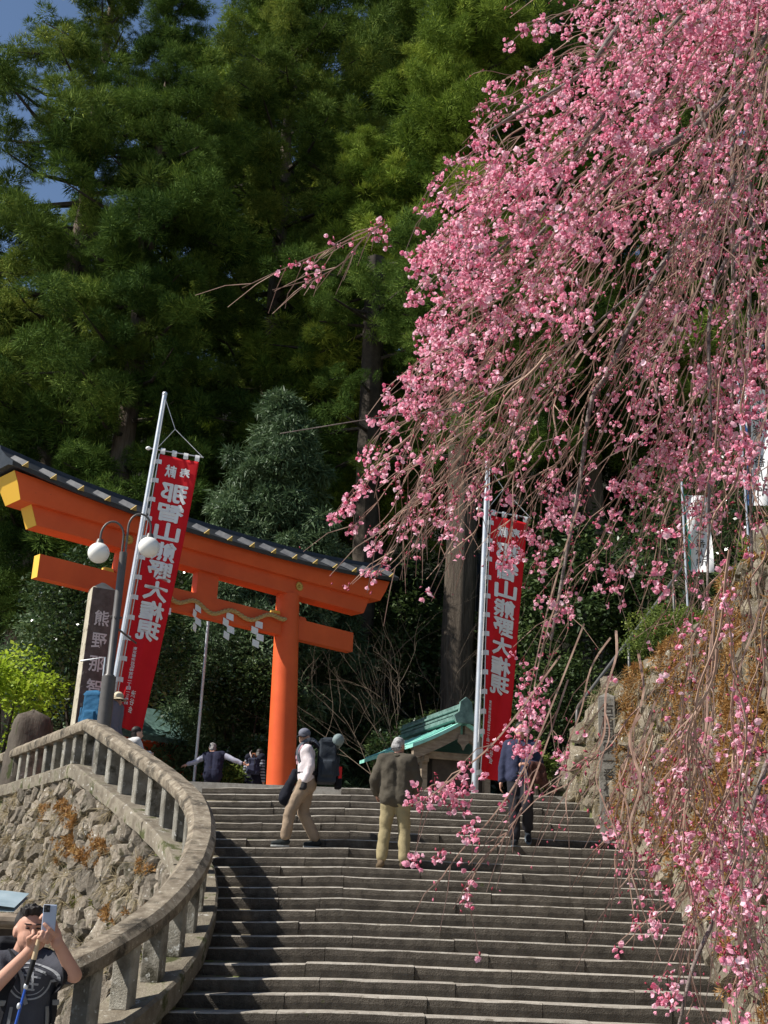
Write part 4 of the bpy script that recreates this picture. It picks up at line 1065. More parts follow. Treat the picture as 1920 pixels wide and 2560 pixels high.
for sg in (1, -1): caps(uh, pm.j('pel') + Vector((sg * .065, 0, .0)), .13, pm.j('pel') + Vector((sg * .07, 0, -.035)), .128)
blob('undershirt', uh, cloth('grey_undershirt', (.26, .28, .33)), pm.o, .013, 2, .004)
b = MB()
for a in range(14): t = 2 * math.pi * a / 14; t2 = t + .45; nk = pm.j('neck') + Vector((0, .0, .0)); caps(b, nk + Vector((.068 * math.cos(t), .068 * math.sin(t), 0)), .024, nk + Vector((.068 * math.cos(t2), .068 * math.sin(t2), 0)), .024, 8)
blob('collar', b, cloth('olive_collar', (.08, .07, .052)), pm.o, .012, 2)
pm.shoes(cloth('brown_boot', (.13, .095, .06)), cloth('tan_sole', (.20, .16, .11)), h=.05)
b = MB(); b.tube([pm.hp(.083, .0, -.01), pm.hp(.06, -.08, -.04), pm.hp(0, -.105, -.055), pm.hp(-.06, -.08, -.04), pm.hp(-.083, 0, -.01)], .004, 6); b.tube([pm.hp(0, -.105, -.055), pm.hp(-.03, -.115, -.085)], .006, 6); b.build('cap_cord', M['dark'], pm.o)

# --- man in navy shirt walking down towards the camera --------------------------------------
zt = SZ0 + RISE * 14
pn = Person('man in navy shirt and black trousers descending behind cherry twigs, brown coat over his arm', (2.10, 17.10, zt), math.radians(172), 1.73)
pn.set(anR=(.07, .06, .09), knR=(.085, .07, .50), anL=(-.10, -.20, .24), knL=(-.10, .12, .55), hiR=(.085, 0, .90), hiL=(-.085, 0, .90), elR=(.25, -.03, 1.12), wrR=(.27, .03, .87), elL=(-.27, -.05, 1.14), wrL=(-.10, .19, 1.10))
pn.ft = dict(R=.1, L=-.1); pn.ftp = dict(R=0, L=-.55); pn.fist['L'] = ((.75, .4, .05), (0, -.6, -.8)); pn.yaw = .1; pn.pit = -.12
pn.body(M['skin'], (.5, 1.2)).face().hair(M['hairblack']); pn.pants(cloth('black_trousers', (.022, .022, .027)), g=.024, seed=6, flare=.014, hem=.87); pn.top(cloth('navy_shirt', (.035, .040, .075)), g=.022, seed=7, low=-.01, sleeve=.95)
pn.shoes(cloth('black_walking_shoe', (.02, .024, .03)), cloth('slate_sole', (.12, .14, .16)))
b = MB()
for a in range(18): t = 2 * math.pi * a / 18; t2 = t + .36; caps(b, Vector((.165 * math.cos(t), .125 * math.sin(t), 1.0)), .018, Vector((.165 * math.cos(t2), .125 * math.sin(t2), 1.0)), .018, 8)
bl = blob('belt', b, cloth('black_leather_belt', (.012, .012, .012)), pn.o, .011, 1); b = MB(); b.cbox((0, .145, 1.0), (.045, .012, .035), None, .003); b.build('buckle', M['pole'], bl)
b = MB(); caps(b, (-.16, .16, 1.12), .055, (-.30, .06, 1.10), .06); caps(b, (-.15, .17, 1.10), .04, (-.14, .18, .76), .05); caps(b, (-.30, .08, 1.08), .055, (-.33, .08, .88), .075); caps(b, (-.22, .13, 1.10), .05, (-.24, .13, .92), .07)
blob('coat', b, cloth('brown_coat', (.075, .032, .025)), pn.o, .014, 2, .007)

# --- man in navy vest with outstretched arms, from behind -----------------------------------
pv = Person('man in navy vest over pale blue sleeves with arms outstretched at the stair top', (-3.48, 26.0, TZ), math.radians(-8), 1.66)
pv.set(pel=(0, 0, .90), chest=(-.03, .12, 1.20), neck=(-.07, .20, 1.36), head=(-.13, .27, 1.47), shR=(.15, .15, 1.32), shL=(-.23, .15, 1.30), elR=(.40, .12, 1.22), wrR=(.62, .12, 1.14), elL=(-.46, .16, 1.16), wrL=(-.66, .18, 1.10)); pv.pit = -.5; pv.yaw = .4
pv.fist['R'] = ((1, 0, -.2), (0, -1, 0)); pv.body(M['skin'], (.3, .3)).hair(M['hairgrey']); pv.pants(cloth('navy_trousers', (.02, .02, .03))); pv.top(cloth('pale_blue_shirt', (.40, .42, .52)), g=.018, low=0, sleeve=.95)
b = pv.torso(MB(), .036, .05); blob('vest', b, cloth('navy_vest', (.018, .020, .042)), pv.o, .014, 3, .004); pv.shoes(M['dark'])
b = MB(); caps(b, pv.j('wrR') - Vector((.03, 0, -.005)), .038, pv.j('wrR'), .036); b.build('watch', M['dark'], pv.o)
# --- visitor in plaid shirt with small navy backpack ------------------------------------------
pc = Person('black-haired visitor in plaid shirt with small navy backpack beside the torii column', (-2.62, 26.4, TZ), math.radians(-22), 1.60)
pc.set(head=(.05, .10, 1.46), neck=(.02, .05, 1.36), chest=(0, .03, 1.2)); pc.pit = -.5; pc.yaw = -.3
plaid = bpy.data.materials.new('plaid_cloth'); plaid.use_nodes = True; nt_ = plaid.node_tree; bs_ = nt_.nodes['Principled BSDF']; bs_.inputs['Roughness'].default_value = .9
tc_ = nt_.nodes.new('ShaderNodeTexCoord'); wv = nt_.nodes.new('ShaderNodeTexWave'); wv.bands_direction = 'Z'; wv.inputs['Scale'].default_value = 5.0; rp_ = nt_.nodes.new('ShaderNodeValToRGB'); rp_.color_ramp.elements[0].position = .45; rp_.color_ramp.elements[0].color = (.02, .022, .035, 1); rp_.color_ramp.elements[1].position = .6; rp_.color_ramp.elements[1].color = (.26, .28, .33, 1)
nt_.links.new(tc_.outputs['Object'], wv.inputs['Vector']); nt_.links.new(wv.outputs[0], rp_.inputs[0]); nt_.links.new(rp_.outputs[0], bs_.inputs['Base Color'])
pc.body(M['skin2']).hair(M['hairblack'], False); pc.pants(M['dark']); pc.top(plaid, g=.026, low=.10); pc.shoes(M['dark'])
b = pc.torso(MB(), .034, .12); blob('dark_waistcoat', b, cloth('dark_navy_top', (.012, .013, .024)), pc.o, .014, 2, .003)
bp = backpack(pc, cloth('navy_daypack', (.03, .034, .062)), (.08, -.22, 1.07), .26, .16, .34)
b = MB(); b.tube([(.03, -.23, 1.27), (.06, -.25, 1.35), (.11, -.25, 1.35), (.14, -.23, 1.27)], .018, 8); b.build('leather_handle', cloth('tan_leather', (.26, .11, .06)), bp, smooth=True)
strap(pc, [(.02, -.19, 1.25), (-.06, -.16, 1.38), (-.08, -.06, 1.44)], .03, cloth('pale_strap', (.40, .34, .34)), 'shoulder_strap'); strap(pc, [(.0, -.20, .98), (-.10, -.17, 1.04), (-.18, -.08, 1.14)], .02, cloth('pale_strap', (.40, .34, .34)), 'lower_strap')
# --- hatted hiker behind the lamp post --------------------------------------------------------
ph = Person('hiker in cream sun hat and dark glasses with a blue backpack behind the lamp post', (-4.41, 19.92, TZ), math.radians(-105), 1.56)
ph.set(head=(.0, .05, 1.475), neck=(0, .02, 1.38)); ph.yaw = math.radians(-38)
ph.body(M['skin']).face().hair(M['hairblack']); ph.pants(cloth('grey_hiking_trousers', (.08, .08, .085))); ph.top(cloth('grey_violet_jacket', (.16, .15, .19)), g=.03); ph.shoes(M['dark'])
b = MB(); R = ph.HR(); b.ellip(ph.hp(0, -.005, .075), (.088, .10, .075), R, 16, 10); caps(b, ph.hp(0, -.01, .05), .09, ph.hp(0, -.01, .07), .09); hat = blob('sun_hat', b, cloth('cream_hat', (.58, .50, .36)), ph.o, .010, 1)
b = MB(); b.grid(lambda u, v: ph.hp((.085 + .075 * v) * math.cos(u * 6.2832), -.005 + (.098 + .075 * v) * math.sin(u * 6.2832), .055 - .05 * v), 24, 3); q = b.build('hat_brim', cloth('cream_hat_brim', (.56, .47, .32)), hat, smooth=True); md = q.modifiers.new('t', 'SOLIDIFY'); md.thickness = .006
b = MB()
for sg in (1, -1): b.ellip(ph.hp(sg * .034, .092, .005), (.030, .010, .020), R, 12, 8)
caps(b, ph.hp(-.07, .07, .01), .004, ph.hp(.07, .07, .01), .004, 6); b.build('sunglasses', M['dark'], ph.o, smooth=True)
backpack(ph, cloth('blue_pack', (.035, .13, .24), (.02, .08, .16)), (0, -.36, 1.14), .38, .34, .66, label='blue trekking backpack')
# --- dark-haired visitor crouching at the railing --------------------------------------------
pk = Person('dark-haired visitor crouching behind the sloping rail below the left red banner', (-4.10, 19.72, TZ), math.radians(-60), 1.60)
pk.set(pel=(0, -.1, .30), chest=(0, .08, .58), neck=(0, .14, .73), head=(0, .17, .845), shR=(.16, .12, .69), shL=(-.16, .12, .69), elR=(.20, .22, .48), wrR=(.12, .38, .50), elL=(-.20, .22, .48), wrL=(-.12, .38, .50),
       hiR=(.09, -.08, .28), hiL=(-.09, -.08, .28), knR=(.13, .28, .46), knL=(-.13, .28, .46), anR=(.11, .12, .09), anL=(-.11, .12, .09))
pk.body(M['skin2']).face().hair(M['hairblack']); pk.pants(cloth('slate_trousers', (.06, .06, .075))); pk.top(cloth('white_jacket', (.62, .61, .60)), g=.024, low=0); pk.shoes(M['dark'])

# --- man in the left foreground photographing with a phone -----------------------------------
FL = at(60, 2400, 7.27); FL.z = G; FRZ = math.radians(-146)
fg = Person('man in dark grey T-shirt with backpack lifting a phone at the bottom left', FL, FRZ, 1.70, .0065)
FGI = Matrix.Rotation(-FRZ, 3, 'Z')
def fgl(px, py, Y): return tuple(FGI @ (at(px, py, Y) - FL))
fg.set(head=fgl(72, 2327, 7.25), neck=fgl(52, 2388, 7.30), chest=fgl(60, 2452, 7.29), shL=fgl(128, 2410, 7.24), elL=fgl(186, 2438, 7.06), wrL=fgl(141, 2350, 6.96), shR=fgl(-8, 2410, 7.22), elR=fgl(-18, 2470, 7.0), wrR=fgl(74, 2378, 6.93))
up = Vector((0, 0, 1)); cv = FGI @ Vector((.10, -1, 0))
fg.fist['L'] = (tuple(FGI @ Vector((-.28, .0, 1))), tuple(FGI @ Vector((-.8, -.1, -.1)))); fg.fist['R'] = (tuple(FGI @ Vector((.60, -.15, .70))), tuple(FGI @ Vector((.45, -.80, -.25))))
fg.hs = 1.2; fg.yaw = math.radians(-4); fg.pit = math.radians(6)
fg.body(M['skin'], (1.5, 1.0)).face()
b = MB(); R = fg.HR(); k = fg.k
b.ellip(fg.hp(0, -.026, .052), (.079, .090, .084), R, 18, 12); b.ellip(fg.hp(0, -.048, -.005), (.076, .056, .070), R, 14, 10)
for q in range(40):
    a = q * 2.4; u_ = math.sqrt(q / 40); caps(b, fg.hp(.062 * u_ * math.cos(a), .018 + .062 * u_ * math.sin(a), .118 - .035 * u_ * u_), .012, fg.hp(.070 * u_ * math.cos(a), .030 + .070 * u_ * math.sin(a), .146 - .035 * u_ * u_ + rr.uniform(-.008, .008)), .007, 6)
blob('hair', b, M['hairblack'], fg.o, .007, 1, .003, 2)
shirt = fg.top(cloth('dark_grey_tshirt', (.060, .062, .075), (.045, .047, .058)), 'tshirt', g=.020, sleeve=.36, low=.10, noise=.003, seed=8); fg.pants(cloth('grey_shorts', (.12, .12, .13))); fg.shoes(M['dark'])
bvh = BVHTree.FromPolygons([v.co.copy() for v in shirt.data.vertices], [tuple(p.vertices) for p in shirt.data.polygons])
def chest_pt(x, z, d=.004):
    h = bvh.ray_cast(Vector((x, .9, z)), Vector((0, -1, 0))); return (h[0] + h[1] * d) if h[0] is not None else Vector((x, .15, z))
cc = FGI @ (at(84, 2455, 7.12) - FL); cx, cz = cc.x, cc.z
pm_ = cloth('faded_white_print', (.30, .31, .33)); b = MB()
def ring(R0, R1, a0, a1, n=40):
    vs = []; fs = []
    for i in range(n + 1):
        a = a0 + (a1 - a0) * i / n
        for r in (R0, R1): vs.append(chest_pt(cx + r * math.cos(a), cz + r * math.sin(a) * .9))
    for i in range(n): fs.append((2 * i, 2 * i + 1, 2 * i + 3, 2 * i + 2))
    b.add(vs, fs)
ring(.100, .110, 0, 6.2832); ring(.078, .083, .3, 2.6); ring(.078, .083, 3.5, 5.9)
for (x0, z0_, x1, z1, w_) in ((-.05, .02, .05, .035, .010), (-.045, -.015, .04, -.01, .012), (-.03, -.045, .03, -.04, .010), (-.02, -.05, -.01, .05, .010), (.025, -.04, .03, .045, .010), (-.06, .05, -.02, .065, .012)):
    d = Vector((x1 - x0, z1 - z0_)).normalized(); nn = Vector((-d.y, d.x)) * w_ / 2; vs = []; fs = []
    for i in range(7):
        t = i / 6; x = x0 + (x1 - x0) * t; z = z0_ + (z1 - z0_) * t
        for sg in (-1, 1): vs.append(chest_pt(cx + x + nn.x * sg, cz + z + nn.y * sg))
    b.add(vs, [(2 * i, 2 * i + 1, 2 * i + 3, 2 * i + 2) for i in range(6)])
b.build('chest_emblem', pm_, shirt, fix=False)
pk_m = cloth('black_pack', (.018, .018, .021)); gs_ = cloth('grey_webbing', (.22, .22, .22))
ch = Vector(fg.J['chest']); sR, sL = Vector(fg.J['shR']), Vector(fg.J['shL'])
backpack(fg, pk_m, (ch.x, ch.y - .23, ch.z - .02), .30, .22, .46)
for sg, sh in ((1, sR), (-1, sL)):
    x0 = ch.x + sg * .105
    pts_ = [Vector((x0 * .9, ch.y - .15, sh.z - .02)), Vector((x0, ch.y - .03, sh.z + .055))] + [chest_pt(x0 + sg * .012 * i, sh.z - .0 - .07 * i, .012) for i in range(6)] + [Vector((ch.x + sg * .17, ch.y - .02, ch.z - .28))]
    st_ = strap(fg, pts_, .058, pk_m, 'shoulder_strap')
    b = MB(); q = chest_pt(x0 + sg * .03, sh.z - .20, .022); b.cbox(q, (.045, .014, .03), None, .004); b.build('buckle', gs_, st_)
    P_ = [chest_pt(x0 - sg * .012 + sg * .006 * i, sh.z - .22 - .05 * i, .016) for i in range(5)]
    strap(fg, P_, .018, gs_, 'strap_end')
strap(fg, [chest_pt(cx + .085, cz + .10, .014), chest_pt(cx + .03, cz + .02, .014), chest_pt(cx + .02, cz - .06, .014), chest_pt(cx - .0, cz - .12, .014)], .022, gs_, 'hanging_webbing')
# phone held up, its back to the camera
phn = empty('phone', at(123, 2297, 6.90), 0, 'pale blue smartphone held up by the man at the bottom left', 'phone')
pr = Matrix((Vector((1, .12, 0)).normalized(), Vector((-.12, 1, .10)).normalized(), Vector((0, -.1, 1)).normalized())).transposed()
b = MB(); b.cbox((0, 0, 0), (.074, .009, .150), pr, .0035); b.build('case', pmat('pale_blue_glass', (.33, .39, .50), rough=.25, spec=.5), phn)
b = MB(); b.cbox(pr @ Vector((-.017, -.0058, .054)), (.034, .004, .038), pr, .0015); cb_ = b.build('camera_plate', M['dark'], phn)
for dx, dz in ((-.008, .009), (-.008, -.009), (.009, 0)):
    b = MB(); b.tube([pr @ Vector((-.017 + dx, -.008, .054 + dz)), pr @ Vector((-.017 + dx, -.0105, .054 + dz))], .0068, 14); b.build('lens', pmat('lens_glass', (.02, .025, .03), rough=.1, spec=.8), cb_)
# trekking pole hanging from his fist
h0 = at(100, 2338, 6.90); h1 = at(84, 2400, 6.90); h2 = at(66, 2462, 6.90); h3 = at(22, 2590, 6.90)
pole_ = empty('trekking_pole', h3, 0, 'blue trekking pole with cork grip held in the foreground man\'s fist', 'trekking pole')
for nm, p0, p1, r0, r1, m_ in (('grip', h0, h1, .0125, .014, pmat('cork_grip', (.50, .38, .24), rough=.8)), ('foam_sleeve', h1, h2, .0145, .011, M['dark']), ('shaft', h2, h3 + Vector((-.05, 0, -.45)), .0075, .0065, pmat('blue_anodised', (.03, .10, .45), rough=.3, metallic=.4, spec=.5))):
    b = MB(); caps(b, p0, r0, p1, r1, 12); o = b.build(nm, m_, pole_, smooth=True); o.location = -pole_.location
for t in (.03, .42):
    q = h2 + (h3 - h2) * t; b = MB(); b.ellip(q, (.013, .013, .018)); o = b.build('clamp', M['pole'], pole_, smooth=True); o.location = -pole_.location
# ------------------------------------------------------------------ vegetation
def unit(a): return a / np.maximum(np.linalg.norm(a, axis=-1, keepdims=True), 1e-9)
def tufts(C, R, per, L, Wd, rng, up=.35, spread=.4, zb=.15, ct=None, inner=.45):
    """needle sprays standing out of ellipsoidal clumps; one triangle each"""
    n = len(C); C = np.repeat(C, per, 0); R = np.repeat(R, per, 0); N = n * per
    d = unit(rng.normal(size=(N, 3)) + np.array([0, 0, zb]))
    base = C + d * R * rng.uniform(inner, 1.0, (N, 1))
    dr = unit(d + np.array([0, 0, up]) + rng.normal(size=(N, 3)) * spread)
    sd = unit(np.cross(dr, rng.normal(size=(N, 3))))
    ln = L * rng.uniform(.55, 1.35, (N, 1)); w_ = Wd * rng.uniform(.6, 1.3, (N, 1))
    V = np.stack([base - sd * w_ / 2, base + sd * w_ / 2, base + dr * ln], 1).reshape(-1, 3)
    F = np.arange(N * 3).reshape(-1, 3)
    t = np.repeat(ct if ct is not None else rng.uniform(.2, .7, n), per) + rng.normal(size=N) * .13
    return V, F, np.clip(t, 0, 1)
def leaves(C, R, per, L, Wd, rng, ct=None, inner=.5, flat=.5):
    """broad leaves (diamond quads) through the outer part of clumps"""
    n = len(C); C = np.repeat(C, per, 0); R = np.repeat(R, per, 0); N = n * per
    d = unit(rng.normal(size=(N, 3))); base = C + d * R * rng.uniform(inner, 1.05, (N, 1))
    ax = unit(rng.normal(size=(N, 3)) * np.array([1, 1, flat]) + d * .6 + np.array([0, 0, -.15])); sd = unit(np.cross(ax, rng.normal(size=(N, 3)) * .5 + np.array([0, 0, 1]) + d * .3))
    ln = L * rng.uniform(.6, 1.3, (N, 1)); w_ = Wd * rng.uniform(.7, 1.2, (N, 1)); nn = np.cross(ax, sd)
    V = np.stack([base, base + ax * ln * .5 + sd * w_ / 2 + nn * ln * .08, base + ax * ln, base + ax * ln * .5 - sd * w_ / 2 + nn * ln * .08], 1).reshape(-1, 3)
    F = np.arange(N * 4).reshape(-1, 4)
    t = np.repeat(ct if ct is not None else rng.uniform(.2, .7, n), per) + rng.normal(size=N) * .18
    return V, F, np.clip(t, 0, 1)

def head_mesh(seed, n=300, L=.50, Wd=.068):
    """one tufted foliage head of unit radius, shared by all boughs"""
    rng = np.random.default_rng(seed); d = unit(rng.normal(size=(n, 3)) + np.array([0, 0, .25])); lob = unit(rng.normal(size=(5, 3))); ln_ = 1 - .45 * np.clip((d @ lob.T).max(1, keepdims=True), 0, 1) ** 4; base = d * rng.uniform(.45, .95, (n, 1)) * ln_
    dr = unit(d * .9 + np.array([0, 0, .30]) + rng.normal(size=(n, 3)) * .38); sd = unit(np.cross(dr, rng.normal(size=(n, 3)))); ln = L * rng.uniform(.55, 1.3, (n, 1)); w_ = Wd * rng.uniform(.6, 1.3, (n, 1))
    V = np.stack([base - sd * w_ / 2, base + sd * w_ / 2, base + dr * ln], 1).reshape(-1, 3)
    return mesh_np('foliage_head', V, np.arange(n * 3).reshape(-1, 3), np.clip(rng.normal(.0, .35, n), -1, 1))
HEADS = [bpy.data.objects.new('foliage_head', head_mesh(900 + k)) for k in range(3)]
_NG = {}
def heads(name, C, R, ct, mat, parent, rng, which=0):
    """crown: the shared head instanced on the bough points by geometry nodes"""
    me = bpy.data.meshes.new(name); n = len(C); me.vertices.add(n); me.vertices.foreach_set('co', np.asarray(C, np.float32).ravel())
    for an, ty, val in (('scl', 'FLOAT_VECTOR', np.asarray(R, np.float32)), ('rot', 'FLOAT_VECTOR', np.stack([rng.normal(0, .5, n), rng.normal(0, .5, n), rng.uniform(0, 6.28, n)], 1).astype(np.float32)), ('ctint', 'FLOAT', np.asarray(ct, np.float32))):
        a = me.attributes.new(an, ty, 'POINT'); a.data.foreach_set('vector' if ty == 'FLOAT_VECTOR' else 'value', val.ravel())
    o = link(name, me, mat, parent); key = (which, mat.name)
    if key not in _NG:
        ng = bpy.data.node_groups.new('boughs', 'GeometryNodeTree'); ng.interface.new_socket('Geometry', in_out='INPUT', socket_type='NodeSocketGeometry'); ng.interface.new_socket('Geometry', in_out='OUTPUT', socket_type='NodeSocketGeometry')
        gi = ng.nodes.new('NodeGroupInput'); go = ng.nodes.new('NodeGroupOutput'); ip = ng.nodes.new('GeometryNodeInstanceOnPoints'); oi = ng.nodes.new('GeometryNodeObjectInfo'); oi.inputs['Object'].default_value = HEADS[which]
        sm = ng.nodes.new('GeometryNodeSetMaterial'); sm.inputs['Material'].default_value = mat
        s1 = ng.nodes.new('GeometryNodeInputNamedAttribute'); s1.data_type = 'FLOAT_VECTOR'; s1.inputs['Name'].default_value = 'scl'
        s2 = ng.nodes.new('GeometryNodeInputNamedAttribute'); s2.data_type = 'FLOAT_VECTOR'; s2.inputs['Name'].default_value = 'rot'
        ng.links.new(gi.outputs[0], ip.inputs['Points']); ng.links.new(oi.outputs['Geometry'], sm.inputs['Geometry']); ng.links.new(sm.outputs[0], ip.inputs['Instance'])
        ng.links.new(s1.outputs['Attribute'], ip.inputs['Scale']); ng.links.new(s2.outputs['Attribute'], ip.inputs['Rotation']); ng.links.new(ip.outputs[0], go.inputs[0]); _NG[key] = ng
    md = o.modifiers.new('boughs', 'NODES'); md.node_group = _NG[key]
    return tag(o, kind='stuff')
def bumpy(C, R, ct, rng, k=8):
    """each bough becomes a bunch of smaller rounded tufted heads"""
    C = np.asarray(C, float); R = np.asarray(R, float); ct = np.asarray(ct, float); n = len(C)
    d = unit(rng.normal(size=(n * k, 3)) + np.array([0, 0, .35])); Rk = np.repeat(R, k, 0)
    return np.repeat(C, k, 0) + d * Rk * rng.uniform(.45, .95, (n * k, 1)), Rk * rng.uniform(.26, .50, (n * k, 1)) * np.stack([np.ones(n * k), np.ones(n * k), rng.uniform(.7, 1.25, n * k)], 1), np.clip(np.repeat(ct, k) + rng.normal(size=n * k) * .06, 0, 1)
def cedar(label, x, y, h, R, seed, mat, z0=None, t0=.18, per=95, L=.24, Wd=.092, cs=1.12, nl=None, tbias=0.0, lean=0, trunk=.55, back=.2, droop=.25, sub=8, zmin=-99, grp='cedars on the hill behind the torii'):
    rng = np.random.default_rng(seed)
    if z0 is None: z0 = TZ - .3 + max(0, y - 33) * .62
    o = empty('cedar_tree', (x, y, z0), 0, label, 'tree', grp)
    nl = nl or int(h * 4.3); limbs = MB(); C = []; Rr = []; ct = []
    for i in range(nl):
        t = t0 + (1 - t0) * ((i + rng.uniform(0, 1)) / nl); a = i * 2.39996 + rng.uniform(-.4, .4)
        if math.sin(a) > back and rng.uniform() < .8: continue            # far side: sparse
        prof_ = min(1.0, (1 - t) * 2.6) ** .65 * (.55 + .45 * min(1, (t - t0) / .12))
        ln = max(.5, R * prof_ * rng.uniform(.60, 1.12))
        zb = h * t; e = np.array([math.cos(a), math.sin(a), 0])
        p0 = np.array([lean * t, 0, zb]); mid = p0 + e * ln * .55 + np.array([0, 0, -droop * ln * .35]); end = p0 + e * ln + np.array([0, 0, (-droop * .5 + rng.uniform(-.12, .30)) * ln])
        limbs.tube([p0, mid, end], [.05 + .018 * ln, .035 + .008 * ln, .015], 5, cap=False)
        tt = np.clip(rng.normal(.42, .17), .05, .95) + tbias
        for f in ((.40, .72, 1.0) if ln > 1.5 else (.7, 1.0)):
            q = (p0 + (mid - p0) * f / .55) if f <= .55 else mid + (end - mid) * (f - .55) / .45
            r = cs * (.50 + .13 * ln * f) * rng.uniform(.8, 1.2)
            C.append(q + rng.normal(size=3) * np.array([.40, .40, .28]) * r); Rr.append((r, r, r * .74)); ct.append(np.clip(tt + rng.normal() * .07, 0, 1))
    C.append((lean, 0, h)); Rr.append((.5, .5, .9)); ct.append(.5)
    C2, R2, c2 = bumpy(C, Rr, ct, rng, sub)
    heads('crown', C2, R2 * (1.18 if y < 45 else 1.4), c2, mat, o, rng, seed % 3)
    tag(limbs.build('limbs', M['barkdark'], o, fix=False), kind='stuff')
    b = MB(); zs = np.linspace(-.8, h * .97, 14); b.tube([(lean * max(0, z) / h + .08 * math.sin(z), .05 * math.sin(z * .7), z) for z in zs], [trunk * (1 - .93 * max(0, z) / h) * (1.25 if z < .3 else 1) for z in zs], 14)
    b.build('trunk', M['bark'], o, smooth=True)
    return o
CE = [
 # label, x, y, h, R, seed, mat, kwargs
 ('cedar whose ragged limbs cross the blue sky at the upper left corner', -11.4, 37.0, 34, 4.6, 1, 'cedar1', dict(t0=.12, tbias=-.05, cs=1.0, nl=135)),
 ('lower cedar at the left frame edge below the patch of sky', -17.2, 39.0, 22.4, 4.4, 2, 'cedar1', dict(t0=.12, tbias=.05)),
 ('dark blue-green cedar above the left end of the torii roof', -8.4, 35.0, 29, 3.6, 3, 'cedar3', dict(t0=.14, tbias=-.08)),
 ('tall olive cedar rising behind the middle of the torii', -4.6, 41.0, 36, 4.0, 4, 'cedar1', dict(t0=.12, tbias=.02)),
 ('bushy lime-green cedar just left of the cherry twigs', -.9, 37.5, 23, 3.4, 5, 'cedar2', dict(t0=.30, cs=1.28, tbias=.05)),
 ('bright cedar with heavy rounded boughs beside the cherry blossom', 2.6, 36.5, 33, 3.5, 6, 'cedar2', dict(t0=.30, cs=1.25, tbias=-.02)),
 ('cedar standing behind the centre of the cherry blossom', 7.2, 38.5, 33, 3.8, 7, 'cedar3', dict(per=70, t0=.30, tbias=-.05)),
 ('cedar behind the right half of the cherry blossom', 12.2, 37.5, 33, 3.9, 8, 'cedar1', dict(per=45, t0=.26, tbias=-.05, L=.30, Wd=.12)),
 ('cedar at the right frame edge behind the blossom', 17.0, 39.0, 32, 3.9, 9, 'cedar1', dict(per=40, t0=.2, L=.30, Wd=.12)),
 ('far cedar filling the gap right of the sky corner', -6.8, 50.0, 38, 4.6, 10, 'cedar2', dict(per=48, t0=.1, L=.34, Wd=.13, cs=1.25)),
 ('far cedar high behind the middle of the slope', -.2, 50.5, 38, 4.8, 12, 'cedar1', dict(per=48, t0=.1, L=.34, Wd=.13, tbias=.05, cs=1.25)),
 ('far cedar behind the lime-green one', 5.4, 51.0, 38, 4.8, 13, 'cedar3', dict(per=40, t0=.1, L=.34, Wd=.13, cs=1.25)),
 ('far cedar deep behind the cherry blossom', 12.5, 51.0, 37, 4.8, 14, 'cedar1', dict(per=30, t0=.1, L=.36, Wd=.15, cs=1.25)),
 ('far cedar low at the left edge of the slope', -23.0, 50.0, 17, 4.8, 15, 'cedar1', dict(per=40, t0=.1, L=.34, Wd=.14, cs=1.25)),
 ('far cedar behind the dark blue-green one', -15.2, 51.0, 20, 4.6, 16, 'cedar3', dict(per=45, t0=.1, L=.34, Wd=.14, cs=1.25)),
]
for lb, x, y, h, R, sd, mt, kw in CE: cedar(lb, x, y, h, R, sd, M[mt], **kw)

# bare lower trunks of the grove, in deep shade behind the torii
def grove_trunk(label, x, y, r, h, mat, seed):
    rng = random.Random(seed); b = MB(); zs = [-.4, 0, .5, 1.5, 3, 5, 8, h]
    n = 26; vs = []; fs = []
    for j, z in enumerate(zs):
        rad = r * (1.35 if z <= 0 else 1.18 if z < 1 else 1.0) * (1 - .25 * max(0, z) / h)
        for i in range(n):
            a = 2 * math.pi * i / n; k = 1 + .05 * math.sin(a * 7 + seed) + .035 * math.sin(a * 11 + seed * 2)
            vs.append((rad * k * math.cos(a) + .04 * math.sin(z), rad * k * math.sin(a), z))
    for j in range(len(zs) - 1):
        for i in range(n): fs.append((j * n + i, j * n + (i + 1) % n, (j + 1) * n + (i + 1) % n, (j + 1) * n + i))
    o = empty('cedar_tree', (x, y, TZ), 0, label, 'tree', 'cedars on the hill behind the torii')
    b.add(vs, fs).build('trunk', mat, o, smooth=True)
    r2 = np.random.default_rng(seed); C = []; Rr = []
    lim = MB()
    for k in range(46):
        a = r2.uniform(0, 6.28); t = r2.uniform(.62, 1.0); ln = r2.uniform(1, 3.2)
        e = np.array([math.cos(a) * ln, math.sin(a) * ln, h * t + r2.uniform(-.5, .3)]); C.append(e); q = r2.uniform(.6, 1.0); Rr.append((q, q, q * .7))
        lim.tube([(0, 0, h * t), tuple(e)], [.07, .02], 5, cap=False)
    C2, R2, c2 = bumpy(C, Rr, r2.uniform(.2, .6, len(C)), r2); heads('crown', C2, R2, c2, M['cedar3'], o, r2, 1); tag(lim.build('limbs', M['barkdark'], o, fix=False), kind='stuff')
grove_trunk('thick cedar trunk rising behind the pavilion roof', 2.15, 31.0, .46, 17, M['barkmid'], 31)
grove_trunk('dim cedar trunk left of the thick one behind the torii column', -.55, 33.0, .40, 18, M['barkdark'], 32)

